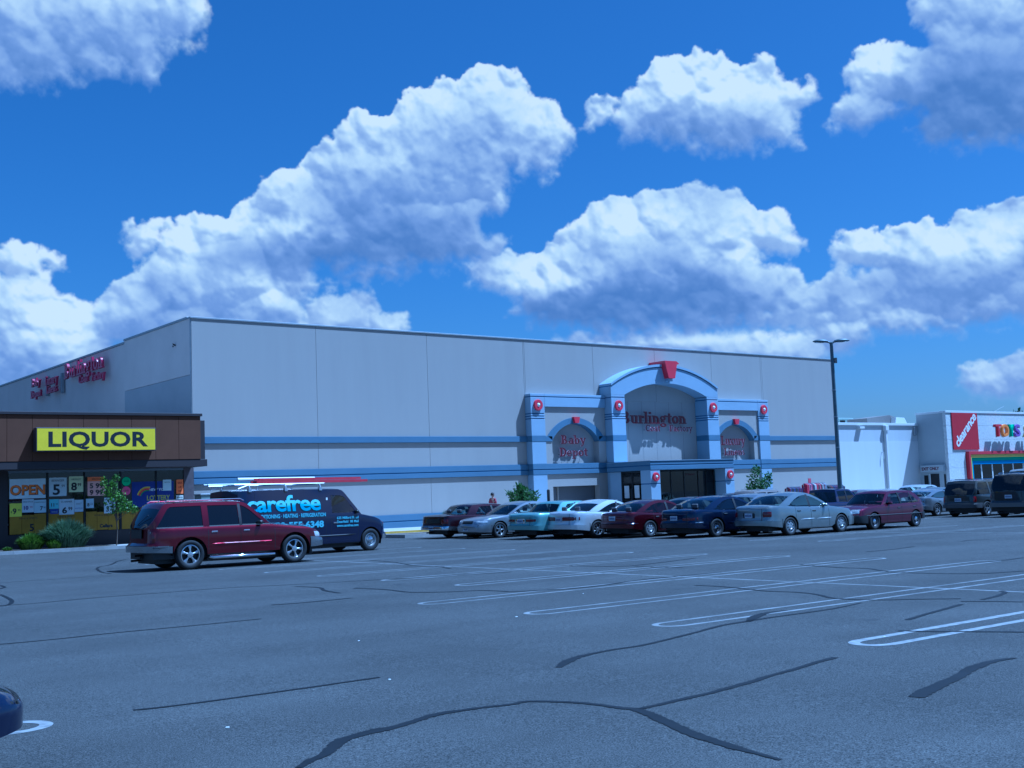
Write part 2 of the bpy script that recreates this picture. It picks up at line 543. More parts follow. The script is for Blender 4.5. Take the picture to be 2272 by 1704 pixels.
def thing(name, label, cat, loc=(0, 0, 0), rz=0.0, group=None, scale=1.0):
    o = bpy.data.objects.new(name, None)
    o.empty_display_size = 0.3
    COL.objects.link(o)
    o.location = loc
    o.rotation_euler = (0, 0, rz)
    o.scale = (scale, scale, scale)
    return tag(o, label, cat, group)


def inst(name, me, parent=None, loc=(0, 0, 0), rot=(0, 0, 0), scale=(1, 1, 1)):
    o = bpy.data.objects.new(name, me)
    COL.objects.link(o)
    if parent:
        o.parent = parent
    o.location = loc
    o.rotation_euler = rot
    o.scale = scale
    return o


def orient(o, c):
    """turn every face outward from c (needed by thin glass)"""
    c = Vector(c)
    for p in o.data.polygons:
        if p.normal.dot(p.center - c) < 0:
            p.flip()
    return o


def text(name, body, size, m, parent, loc, rot=(R(90), 0, 0), ext=0.002, bold=0.0, align='LEFT', sx=1.0, space=1.0, sy=1.0, fit=None):
    c = bpy.data.curves.new(name, 'FONT')
    c.body = body
    c.size = size
    c.extrude = ext
    c.offset = bold
    c.align_x = align
    c.space_character = space
    c.resolution_u = 3
    c.materials.append(m)
    o = bpy.data.objects.new(name, c)
    COL.objects.link(o)
    o.parent = parent
    o.location = loc
    o.rotation_euler = rot
    o.scale = (sx, sy, 1)
    if fit:
        o['fit'] = fit
    return o


# slab-serif letters drawn with strokes: (kind, ...) in units of the cap height
def _serif(x, y, w=0.30, h=0.09):
    return ('r', x - w / 2, x + w / 2, y, y + h)


GLY = {
    'B': (0.78, [('r', .12, .32, 0, 1), ('r', 0, .34, 0, .1), ('r', 0, .34, .9, 1), ('a', .38, .74, .24, .26, -90, 90, .17), ('a', .38, .27, .28, .27, -90, 90, .17), ('r', .3, .42, .44, .55), ('r', .3, .42, 0, .12), ('r', .3, .42, .88, 1)]),
    'u': (0.72, [('r', .10, .28, .2, .68), _serif(.14, .59, .28), ('a', .33, .22, .23, .22, 180, 300, .15), ('r', .46, .64, 0, .68), _serif(.50, .59, .28), _serif(.62, 0, .2)]),
    'r': (0.56, [('r', .12, .30, 0, .68), _serif(.16, .59, .28), _serif(.22, 0, .38), ('a', .40, .46, .18, .2, 50, 150, .15), ('r', .42, .55, .45, .62)]),
    'l': (0.38, [('r', .10, .28, 0, 1), _serif(.14, .91, .28), _serif(.19, 0, .38)]),
    'i': (0.38, [('r', .10, .28, 0, .68), _serif(.14, .59, .28), _serif(.19, 0, .38), ('r', .1, .28, .80, .98)]),
    'n': (0.74, [('r', .10, .28, 0, .68), _serif(.14, .59, .28), _serif(.19, 0, .34), ('a', .36, .44, .21, .22, 0, 130, .15), ('r', .46, .64, 0, .46), _serif(.56, 0, .32)]),
    'g': (0.68, [('a', .30, .46, .24, .22, 0, 360, .15), ('r', .46, .66, .58, .70), ('a', .30, -.12, .28, .17, 0, 360, .13), ('r', .14, .42, .1, .22)]),
    't': (0.50, [('r', .14, .32, .1, .88), ('r', 0, .46, .57, .68), ('a', .32, .14, .16, .14, 180, 330, .13)]),
    'o': (0.66, [('a', .32, .34, .31, .34, 0, 360, .17)]),
    'C': (0.80, [('a', .40, .5, .38, .5, 50, 310, .19), ('r', .64, .74, .62, 1), ('r', .64, .74, 0, .3)]),
    'a': (0.64, [('a', .28, .2, .24, .2, 0, 360, .14), ('r', .40, .57, 0, .5), ('a', .32, .48, .24, .2, 10, 160, .14), _serif(.56, 0, .18)]),
    'F': (0.74, [('r', .12, .32, 0, 1), _serif(.22, 0, .44, .1), ('r', 0, .70, .9, 1), ('r', .60, .70, .72, .95), ('r', .3, .52, .47, .57), ('r', .47, .56, .38, .66)]),
    'c': (0.58, [('a', .30, .34, .29, .34, 45, 315, .16), ('r', .44, .54, .44, .66)]),
    'y': (0.68, [('l', .14, .66, .36, .02, .17), ('l', .56, .66, .28, -.22, .12), _serif(.14, .59, .30), _serif(.56, .59, .26), ('r', .08, .26, -.30, -.18)]),
    'b': (0.70, [('r', .10, .27, 0, 1), _serif(.12, .91, .26), ('a', .36, .33, .27, .33, -150, 150, .16)]),
    'D': (0.84, [('r', .12, .32, 0, 1), ('r', 0, .40, 0, .1), ('r', 0, .40, .9, 1), ('a', .36, .5, .42, .5, -90, 90, .19)]),
    'e': (0.62, [('a', .30, .34, .29, .34, 0, 320, .15), ('r', .12, .56, .29, .39)]),
    'p': (0.70, [('r', .10, .27, -.3, .66), _serif(.12, .57, .24), _serif(.19, -.3, .38), ('a', .36, .33, .27, .33, -150, 150, .16)]),
    'L': (0.72, [('r', .12, .32, 0, 1), _serif(.22, .9, .44, .1), ('r', 0, .66, 0, .1), ('r', .56, .66, 0, .34)]),
    'x': (0.64, [('l', .12, .64, .50, .04, .17), ('l', .52, .64, .10, .04, .10), _serif(.14, .59, .28), _serif(.50, .59, .26), _serif(.12, 0, .26), _serif(.50, 0, .28)]),
    's': (0.54, [('a', .27, .49, .2, .17, 30, 250, .14), ('a', .27, .19, .21, .17, -150, 90, .14)]),
}


def letter_mb(ch, h, depth, wx):
    """one solid letter standing in the x-z plane, face toward -y"""
    adv, st = GLY[ch]
    mb = MB()
    for k, q in enumerate(st):
        d = 0.0025 * k
        if q[0] == 'r':
            mb.box(q[1] * wx, q[2] * wx, -d, depth + d * .5, q[3] * h, q[4] * h)
        elif q[0] == 'l':
            x0, z0, x1, z1 = q[1] * wx, q[2] * h, q[3] * wx, q[4] * h
            w = q[5] * wx / 2
            mb.prism([(x0 - w, z0), (x1 - w, z1), (x1 + w, z1), (x0 + w, z0)], -d, depth + d * .5)
        else:
            _, cx, cz, rx, rz, a0, a1, w = q
            n = max(6, int(abs(a1 - a0) / 20))
            A, B = [], []
            for i in range(n + 1):
                t = R(a0 + (a1 - a0) * i / n)
                A.append(((cx + rx * math.cos(t)) * wx, (cz + rz * math.sin(t)) * h))
                B.append(((cx + (rx - w) * math.cos(t)) * wx, (cz + (rz - w * .8) * math.sin(t)) * h))
            mb.strip(A, B, -d, depth + d * .5)
    return mb, adv * wx


def serif_word(word, x0, x1, z, h, y, depth, mface, mside, parent, side_wall=False):
    """letters spaced to fill x0..x1, baseline z, front face at y"""
    tot = sum(GLY[c][0] for c in word)
    wx = (x1 - x0) / tot
    x = 0.0
    for c in word:
        mb, adv = letter_mb(c, h, depth, wx)
        face = []
        for f in mb.f:
            p = [Vector(mb.v[i]) for i in f[:3]]
            nn = (p[1] - p[0]).cross(p[2] - p[0])
            face.append(0 if abs(nn.y) > 0.9 * nn.length and max(v.y for v in p) < depth * .3 else 1)
        mb.m = face
        o = mb.build('letter', [mface, mside], parent, fix=True)
        if side_wall:
            o.location = (y, x0s(x0, x), z)
            o.rotation_euler = (0, 0, R(-90))
        else:
            o.location = (x0 + x, y, z)
        x += adv
    return


def x0s(a, x):
    return a - x


def ground_thing(name, label, cat, x, y, rz=0.0, group=None, scale=1.0, dz=0.0):
    """an Empty on the falling lot, tilted with it"""
    o = thing(name, label, cat, (x, y, gz(x, y) + dz), 0, group, scale)
    n = Vector((GX, GY, 1)).normalized()
    q = Vector((0, 0, 1)).rotation_difference(n)
    from mathutils import Quaternion
    o.rotation_euler = (q @ Quaternion((0, 0, 1), rz)).to_euler()
    return o

# ------------------------------------------------------------------ vehicles
def lerp(a, b, t):
    return a + (b - a) * t


def pw(pts, x):
    """piecewise-linear"""
    if x <= pts[0][0]:
        return pts[0][1]
    for (x0, y0), (x1, y1) in zip(pts, pts[1:]):
        if x <= x1:
            return y0 + (y1 - y0) * (x - x0) / (x1 - x0 + 1e-9)
    return pts[-1][1]


def pws(pts, x):
    """piecewise with eased corners"""
    e = 0.07
    return (pw(pts, x - e) + 2 * pw(pts, x) + pw(pts, x + e)) / 4


def smin(a, b, k):
    h = max(k - abs(a - b), 0) / k
    return min(a, b) - h * h * k * 0.25


M_TYRE = mat('tyre_rubber', (0.012, 0.012, 0.013), 0.75, var=0.3, scale=20)
M_ALLOY = mat('wheel_alloy', (0.62, 0.62, 0.63), 0.28, 0.9, var=0.1, scale=8)
M_HUB = mat('hubcap_plastic', (0.42, 0.43, 0.44), 0.35, 0.5, var=0.15, scale=8)
M_DARKWHEEL = mat('wheel_dark', (0.10, 0.10, 0.11), 0.5, 0.3, var=0.2, scale=10)
M_BLACK = mat('black_trim', (0.014, 0.014, 0.015), 0.5, var=0.25, scale=8)
M_SEAM = mat('seam_dark', (0.006, 0.006, 0.007), 0.8)
M_CHROME = mat('chrome', (0.75, 0.75, 0.76), 0.09, 1.0)
M_SEAT = mat('seat_cloth', (0.09, 0.09, 0.10), 0.9, var=0.2, scale=12)
M_SEATT = mat('seat_tan', (0.25, 0.21, 0.17), 0.9, var=0.2, scale=12)
M_TAIL = mat('tail_lamp_red', (0.30, 0.006, 0.010), 0.12, var=0.2, scale=15, coat=0.6)
M_TAILD = mat('tail_lamp_dark', (0.10, 0.004, 0.008), 0.12, var=0.2, scale=15, coat=0.6)
M_LAMP = mat('lamp_clear', (0.62, 0.64, 0.66), 0.08, 0.35, var=0.25, scale=18, coat=0.8)
M_AMBER = mat('lamp_amber', (0.65, 0.20, 0.02), 0.15, coat=0.6)
M_PLATE = mat('plate_white', (0.55, 0.58, 0.66), 0.5, var=0.2, scale=14)
M_PLATEI = mat('plate_ink', (0.04, 0.05, 0.18), 0.5)
G_CLEAR = glass('car_glass', (0.62, 0.69, 0.67))
G_TINT = glass('car_glass_tinted', (0.10, 0.11, 0.12))
G_DARK = glass('car_glass_privacy', (0.05, 0.05, 0.06), opaque=0.6, base=(0.008, 0.008, 0.01))

WHEELS = {}


def wheel_meshes(Rw, style, width=0.21):
    key = (round(Rw, 3), style)
    if key in WHEELS:
        return WHEELS[key]
    rr = Rw * (0.66 if style != 'steel_truck' else 0.60)
    w = width
    t = MB()
    # outward is -y
    t.lathe([(rr, -w * .42), (rr + .015, -w * .5), (Rw * .86, -w * .53), (Rw * .95, -w * .48), (Rw, -w * .33), (Rw, w * .33), (Rw * .95, w * .48), (rr, w * .45)], 'y', 30)
    for k in range(30):  # tread blocks
        a = 2 * math.pi * k / 30
        c, s = math.cos(a), math.sin(a)
        c2, s2 = math.cos(a + .11), math.sin(a + .11)
        q = Rw * 1.004
        t.add([(q * c, -w * .3, q * s), (q * c2, -w * .3, q * s2), (q * c2, -w * .05, q * s2), (q * c, -w * .05, q * s)], [(0, 1, 2, 3)])
    tm = t.mesh('tyre', M_TYRE, 50)
    r = MB()
    lip = -w * .43
    r.lathe([(rr + .004, lip + .05), (rr + .004, lip), (rr - .016, lip - .004), (rr - .028, lip + .03)], 'y', 30, mi=0)
    if style in ('alloy5', 'alloy6', 'alloy7'):
        n = int(style[-1])
        r.lathe([(rr - .028, lip + .03), (rr - .03, lip + .10), (0.02, lip + .11), (0, lip + .11)], 'y', 30, mi=1)
        wd = {5: .50, 6: .36, 7: .32}[n]
        for k in range(n):
            a0 = 2 * math.pi * k / n + .3
            P = []
            for rad, hw, dy in ((.05, wd * .9 / 2, .012), (rr * .55, wd * .62 / 2, .014), (rr - .02, wd * .95 / 2, .028)):
                row = []
                for s in (-1, -.5, .5, 1):
                    a = a0 + s * hw * (1.0 if rad > .1 else 2.2)
                    row.append((rad * math.cos(a), lip + dy + (.012 if abs(s) > .9 else 0), rad * math.sin(a)))
                P.append(row)
            r.grid(P, 0)
        r.lathe([(.075, lip + .02), (.07, lip + .004), (.03, lip), (0, lip)], 'y', 16, mi=0)
    elif style == 'cover':
        r.lathe([(rr - .028, lip + .03), (rr - .04, lip + .012), (.09, lip - .006), (.08, lip + .004), (.03, lip - .002), (0, lip - .002)], 'y', 30, mi=0)
        for k in range(8):
            a0 = 2 * math.pi * k / 8
            pts = []
            for rad, hw in ((rr * .52, .10), (rr * .83, .13)):
                pts += [(rad * math.cos(a0 - hw), 0, rad * math.sin(a0 - hw)), (rad * math.cos(a0 + hw), 0, rad * math.sin(a0 + hw))]
            pts = [(p[0], lip - (.002 if i > 1 else .006), p[2]) for i, p in enumerate(pts)]
            r.add([pts[0], pts[1], pts[3], pts[2]], [(0, 1, 2, 3)], 1)
    else:  # plain steel
        r.lathe([(rr - .028, lip + .03), (rr - .05, lip + .06), (rr * .6, lip + .035), (rr * .45, lip + .05)], 'y', 24, mi=0)
        r.lathe([(rr * .46, lip + .05), (rr * .42, lip + .0), (rr * .25, lip - .02), (0, lip - .025)], 'y', 20, mi=2)
        for k in range(8):
            a = 2 * math.pi * k / 8
            c, s = math.cos(a), math.sin(a)
            q = rr * .68
            V = [(q * c + .02 * math.cos(t), lip + .036, q * s + .02 * math.sin(t)) for t in (0, 1.57, 3.14, 4.71)]
            r.add(V, [(0, 1, 2, 3)], 1)
    m0 = {'alloy5': M_ALLOY, 'alloy6': M_ALLOY, 'alloy7': M_ALLOY, 'cover': M_HUB, 'steel': M_DARKWHEEL, 'steel_truck': M_HUB}[style]
    rm = r.mesh('rim', [m0, M_BLACK, M_CHROME], 40)
    WHEELS[key] = (tm, rm)
    return WHEELS[key]


class Body:
    """surface of a vehicle: outline s (half plan) x height z"""

    def __init__(b, S):
        b.S = S
        W, wb, ro, fo = S['W'] / 2, S['wb'], S['ro'], S['fo']
        b.W = W
        b.xr, b.xf = -ro, wb + fo
        b.Ra = S['R'] + S.get('gap', 0.055)
        xs = set()
        for ax in (0, wb):
            for k in range(0, 181, 15):
                xs.add(round(ax + b.Ra * math.cos(R(k)), 4))
        cr = S.get('corner', 0.42)
        for d in S.get('doors', []):
            xs.update([round(d[0], 4), round(d[1], 4)])
        xs.update([round(v, 4) for v in np.linspace(b.xr + cr, b.xf - cr, 22)])
        xs = sorted(x for x in xs if b.xr + cr <= x <= b.xf - cr)
        n = S.get('sq', 2.6)
        out = []
        k = 8
        cur = S.get('endcurve', 0.10)

        def endpt(yf, sgn):
            # rounded corner with a slightly bowed face
            W2 = W * S.get('taper', .95)
            y = yf * W2
            d = cur * (yf ** 2)
            if yf > .72:
                t = (yf - .72) / .28
                d += (cr - cur) * (1 - math.sqrt(max(0, 1 - t ** 2)))
            return d, y
        yfs = [0.06, .2, .35, .5, .62, .72, .80, .87, .93, .97, .993]
        for yf in yfs:
            d, y = endpt(yf, -1)
            out.append((b.xr + d, y, -1.0))
        for x in xs:
            out.append((x, W, 0.0))
        for yf in yfs[::-1]:
            d, y = endpt(yf, 1)
            out.append((b.xf - d, y, 1.0))
        # ease plan width into the corners
        L = b.xf - b.xr
        fin = []
        for x, y, e in out:
            if e == 0:
                t = min(x - b.xr, b.xf - x)
                f = min(1, t / 1.3)
                y = W * lerp(S.get('taper', .95), 1, 1 - (1 - f) ** 2)
            fin.append((x, y, e))
        b.o = fin
        b.n = len(fin)

    def zs(b, x):
        return pws(b.S['shoulder'], x)

    def zbot(b, x):
        z = pw(b.S['sill'], x)
        for ax in (0, b.S['wb']):
            d = abs(x - ax)
            if d < b.Ra:
                z = max(z, b.S['R'] + math.sqrt(max(0, b.Ra ** 2 - d * d)) * (1.0 if d < b.Ra * .97 else .6))
        return z

    def tum(b, zr):
        return pw(b.S.get('tumble', [(0, .965), (.12, .985), (.35, 1.0), (.7, .995), (.92, .975), (1, .945)]), zr)

    def at(b, s, z):
        s = max(0, min(b.n - 1.001, s))
        i = int(s)
        t = s - i
        x = lerp(b.o[i][0], b.o[i + 1][0], t)
        y = lerp(b.o[i][1], b.o[i + 1][1], t)
        zr = (z - .18) / (b.zs(x) - .18)
        y *= b.tum(zr)
        wr = max(0, 1 - (x - b.xr) / .55)
        wf = max(0, 1 - (b.xf - x) / .55)
        x = x - pw(b.S['rear'], z) * wr + pw(b.S['front'], z) * wf
        return (x, y, z)

    def sx(b, x):
        for i in range(b.n - 1):
            if b.o[i][0] <= x <= b.o[i + 1][0]:
                return i + (x - b.o[i][0]) / (b.o[i + 1][0] - b.o[i][0] + 1e-9)
        return 0 if x < b.o[0][0] else b.n - 1

    def sy(b, y, rear=True):
        m = 11
        idx = range(0, m - 1) if rear else range(b.n - 1, b.n - m, -1)
        for i in idx:
            j = i + 1 if rear else i - 1
            if b.o[i][1] <= y <= b.o[j][1]:
                t = (y - b.o[i][1]) / (b.o[j][1] - b.o[i][1])
                return i + t if rear else i - t
        return 0 if rear else b.n - 1

    def patch(b, s0, s1, z0, z1, off=0.008, ns=5, nz=3, side=1, mb=None, mi=0, ztop=None):
        """a thin raised piece that follows the body"""
        mb = mb or MB()
        P = []
        for j in range(nz + 1):
            row = []
            for i in range(ns + 1):
                s = lerp(s0, s1, i / ns)
                z = lerp(z0, z1, j / nz)
                p = Vector(b.at(s, z))
                q = Vector(b.at(s + .05, z)) - Vector(b.at(s - .05, z))
                nn = Vector((q.y, -q.x, 0))
                nn = -nn.normalized() if nn.length > 1e-6 else Vector((0, 1, 0))
                # outward from the middle
                if nn.dot(Vector((p.x - lerp(b.xr, b.xf, .5), p.y * 2, 0))) < 0:
                    nn = -nn
                e = off if (0 < i < ns and 0 < j < nz) else -0.004
                if ns < 2 or nz < 2:
                    e = off
                p += nn * e
                row.append((p.x, p.y * side, p.z))
            P.append(row)
        mb.grid(P, mi)
        return mb

    def cross(b, y0, y1, z0, z1, rear=True, off=.008, nz=3, mb=None, mi=0, n=8):
        """a raised piece across an end face, y0..y1 may span the middle"""
        mb = mb or MB()
        P = []
        for j in range(nz + 1):
            row = []
            z = lerp(z0, z1, j / nz)
            for i in range(n + 1):
                y = lerp(y0, y1, i / n)
                s = b.sy(abs(y), rear)
                p = b.at(s, z)
                e = off if (0 < i < n and 0 < j < nz) else -.004
                if nz < 2:
                    e = off
                yy = math.copysign(p[1], y) if abs(y) > b.o[0][1] else y
                row.append((p[0] + (-e if rear else e), yy, p[2]))
            P.append(row)
        mb.grid(P, mi)
        return mb


def _last(root):
    return COL.objects[-1]


def make_vehicle(S, name, label, cat, x, y, heading, scale=1.0, group=None):
    b = Body(S)
    W, wb = b.W, S['wb']
    root = ground_thing(name, label, cat, x, y, heading, group, scale)
    if S.get('squash', True):
        root.scale.z *= .952
    PAINT = S['paint']
    LOW = S.get('low', PAINT)
    seam = M_SEAM
    BUMP = S.get('bumper', PAINT)
    far = S.get('far', False)
    vs_ = [0, .05, .14, .27, .40, .53, .66, .79, .90, .96, 1]
    zl = S.get('z_low', None)     # two-tone height
    zb = S.get('z_bumper', .52)
    body, doors, bumps = MB(), {}, {'rear': MB(), 'front': MB()}
    drs = S.get('doors', [])
    for side in (-1, 1):
        P = []
        for v in vs_:
            row = []
            for i in range(b.n):
                xx = b.o[i][0]
                z0 = b.zbot(xx)
                z = lerp(z0, b.zs(xx), v)
                p = b.at(i, z)
                row.append((p[0], p[1] * side, p[2]))
            P.append(row)
        # inner lip
        lip = [(p[0], p[1] - side * (.10 if abs(p[1]) > .3 else .02), p[2]) for p in P[0]]
        P = [lip] + P

        def cell(i, j):
            zc = (P[i][j][2] + P[i + 1][j + 1][2]) / 2
            xc = (b.o[j][0] + b.o[j + 1][0]) / 2
            return zc, xc
        parts = {}

        def tg(i, j):
            zc, xc = cell(i, j)
            if i == 0:
                return 2
            if zc < zb and (xc < -b.Ra - .01 and (S.get('bump_wrap', True) or xc < b.xr + .35)):
                return None
            if zc < zb and (xc > wb + b.Ra + .01):
                return None
            if i >= 2:
                for d in drs:
                    if d[0] < xc < d[1]:
                        return None
            if zl and zc < zl:
                return 1
            return 0
        body.grid(P, tag=tg)
        for e in ('rear', 'front'):
            def tb(i, j, e=e):
                zc, xc = cell(i, j)
                if i == 0 or zc >= zb:
                    return None
                if e == 'rear' and xc < -b.Ra - .01:
                    return 0
                if e == 'front' and xc > wb + b.Ra + .01:
                    return 0
                return None
            bumps[e].grid(P, tag=tb)
        for k, d in enumerate(drs):
            mb = MB()

            def td(i, j, d=d):
                zc, xc = cell(i, j)
                if i < 2 or not (d[0] < xc < d[1]):
                    return None
                return 1 if (zl and zc < zl) else 0
            mb.grid(P, tag=td)
            dz0 = lerp(b.zbot((d[0] + d[1]) / 2), b.zs((d[0] + d[1]) / 2), .05)
            for ex in d[:2]:
                z0_ = max(dz0, b.zbot(ex) + .03)
                b.patch(b.sx(ex - .006), b.sx(ex + .006), z0_, b.zs(ex) - .005, .0015, 1, 8, side, mb, 2)
            doors[side, k] = mb
    # close both ends across the middle
    for e, i in (('rear', 0), ('front', b.n - 1)):
        for k in range(len(vs_) - 1):
            xx = b.o[i][0]
            z0, z1 = b.zbot(xx), b.zs(xx)
            za, zc = lerp(z0, z1, vs_[k]), lerp(z0, z1, vs_[k + 1])
            pa, pc = b.at(i, za), b.at(i, zc)
            q = [(pa[0], -pa[1], za), (pa[0], pa[1], za), (pc[0], pc[1], zc), (pc[0], -pc[1], zc)]
            (bumps[e] if (za + zc) / 2 < zb else body).add(q, [(0, 1, 2, 3)], 0)
    # hood, trunk lid and cowl
    G = S['gh']
    crown = S.get('crown', .06)
    js = [-1, -.93, -.8, -.6, -.3, 0, .3, .6, .8, .93, 1]
    P = []
    for i in range(b.n):
        xx = b.o[i][0]
        z = b.zs(xx)
        p = b.at(i, z)
        Yw = p[1]
        fade = min(1, min(xx - b.xr, b.xf - xx) / .35 + .15)
        row = []
        for t in js:
            cz = crown * fade * (1 - abs(t) ** 2.4)
            row.append((p[0], Yw * t, z + cz))
        P.append(row)
    deck = MB()
    bed = S.get('bed')

    def tdk(i, j):
        xc = (b.o[i][0] + b.o[i + 1][0]) / 2
        if bed and bed[0] < xc < bed[1] and 0 < j < len(js) - 2:
            return None
        if G['xd'] + .12 < xc < G['xa'] - .15 and 1 < j < len(js) - 3:
            return None
        return 0
    deck.grid(P, tag=tdk)
    k = len(body.v)
    body.v += deck.v
    body.f += [tuple(i + k for i in f) for f in deck.f]
    body.m += deck.m
    if bed:
        body.box(bed[0], bed[1], -W + .12, W - .12, .62, .68, 2)
        for s in (-1, 1):
            body.box(bed[0], bed[1], s * (W - .1) - .02, s * (W - .1) + .02, .62, b.zs(bed[0]) - .01, 2)
        body.box(bed[0] - .02, bed[0] + .02, -W + .12, W - .12, .62, b.zs(bed[0]) - .01, 2)
    body.build('body', [PAINT, LOW, M_BLACK], root, 38, fix=True)
    for e in bumps:
        bm_ = S.get('bumper_' + e, BUMP)
        o = bumps[e].build('bumper', [bm_], root, 38, fix=True)
        sg = -1 if e == 'rear' else 1
        o.location = (sg * .025, 0, 0)
    for (side, k), mb in doors.items():
        if mb.f:
            d = mb.build('door', [PAINT, LOW, seam], root, 38)
            if not far:
                dx = drs[k]
                hx = dx[0] + .16
                hz = b.zs(hx) - S.get('handle_drop', .13)
                p = b.at(b.sx(hx), hz)
                hb = MB().box(hx - .085, hx + .085, side * p[1] - .018, side * p[1] + .018 + 0, hz - .02, hz + .02, bev=.01)
                hb.build('handle', S.get('handle', M_BLACK), d)
    # cabin
    cabin(b, S, root, G, far)
    # underside, wheel wells
    u = MB()
    u.box(b.xr + .25, b.xf - .25, -W + .30, W - .30, .17, .46)
    u.box(G['xd'] + .1, G['xa'] + .05, -W + .14, W - .14, .28, min(b.zs(wb / 2) - .42, .62))
    for ax in (0, wb):
        for s in (-1, 1):
            P = []
            for kk in range(-1, 10):
                a = R(kk * 20)
                P.append([(ax + (b.Ra + .012) * math.cos(a), s * (W - .03) if q else s * (W - .36), S['R'] + (b.Ra + .012) * math.sin(a)) for q in (0, 1)])
            u.grid(P)
            u.box(ax - b.Ra, ax + b.Ra, s * (W - .36) - .01, s * (W - .36) + .01, .2, S['R'] + b.Ra)
    if S.get('hitch'):
        u.tube([(b.xr + .2, 0, .38), (b.xr - .06, 0, .38)], .03)
    u.tube([(b.xr + .6, W * .5, .26), (b.xr + .02, W * .5, .24)], .028)
    u.build('underbody', M_BLACK, root)
    # wheels
    tm, rm = wheel_meshes(S['R'], S.get('wheel', 'alloy5'))
    for ax in (0, wb):
        for s in (-1, 1):
            we = bpy.data.objects.new('wheel', tm)
            COL.objects.link(we)
            we.parent = root
            we.location = (ax, s * (W - .125), S['R'])
            we.rotation_euler = (0, random.uniform(0, 1) if s < 0 else random.uniform(0, 1), 0 if s < 0 else math.pi)
            ri = inst('rim', rm, we)
    # gap lines across the tail and the nose
    if not far:
        cuts = [(-W * .9, W * .9, zb - .008, zb + .008, rear, 14) for rear in (True, False)]
        if S.get('lid', True):
            zt_ = b.zs(b.xr + .05) - .05
            cuts += [(y_ - .007, y_ + .007, zb, zt_, True, 2) for y_ in (-W * .60, W * .60)]
        for y0, y1, z0, z1, rear, n in cuts:
            orient(b.cross(y0, y1, z0, z1, rear, .006, 1, n=n).build('panel_gap', M_SEAM, root), ((b.xr + b.xf) / 2, 0, .6))
    # lights etc
    for q in S.get('lights', []):
        kind, rear, y0, y1, z0, z1, m = q[:7]
        for s in ((-1, 1) if y0 > 0 or kind == 'pair' else (1,)):
            if kind == 'wrap':      # from y0 on the end face round to x position y1 on the side
                s0, s1 = b.sy(y0, rear), b.sx(y1)
                mb = b.patch(s0, s1, z0, z1, q[7] if len(q) > 7 else .008, 9, 4, s)
            elif kind == 'pair':
                mb = b.cross(y0 * s, y1 * s, z0, z1, rear, .008, 4)
            else:
                mb = b.cross(y0, y1, z0, z1, rear, .008, 4, n=14)
                if s == -1:
                    break
            mb.build(S.get('names', {}).get(m.name, 'tail_light' if rear and m.name.startswith('tail') else ('headlight' if m is M_LAMP else ('grille' if not rear and m is M_BLACK else 'lamp_panel'))), m, root, 45).data.update()
            orient(root.children[-1] if False else _last(root), ((b.xr + b.xf) / 2, 0, .6))
    if S.get('plate'):
        zc = S['plate']
        for rear in ((True,) if not S.get('front_plate') else (False,)):
            p = b.at(0 if rear else b.n - 1, zc)
            xx = p[0] + (-.014 if rear else .014)
            pl = MB().box(xx - .008, xx + .008, -.155, .155, zc - .078, zc + .078)
            po = pl.build('licence_plate', M_PLATE, root)
            if not far:
                pi = MB()
                for k in range(6):
                    yy = -.115 + k * .043
                    pi.box(xx - .011, xx + .011, yy, yy + .026, zc - .035, zc + .03)
                pi.build('characters', M_PLATEI, po)
    for q in S.get('strips', []):   # side mouldings: x0, x1, z0, z1, material, offset
        for s in (-1, 1):
            n = max(3, int((q[1] - q[0]) / .18))
            b.patch(b.sx(q[0]), b.sx(q[1]), q[2], q[3], q[5] if len(q) > 5 else .014, n, 2, s).build('side_moulding', q[4], root, 45)
    if not far:
        mx = G['xa'] - S.get('mirror_back', .38)
        for s in (-1, 1):
            mz = b.zs(mx) + .06
            mb = MB().box(mx - .03, mx + .08, s * (W + .01) - .09, s * (W + .01) + .09, mz - .05, mz + .05, bev=.03)
            mb.build('wing_mirror', S.get('mirror', PAINT), root, 50)
    if S.get('extra'):
        S['extra'](b, S, root)
    return root, b


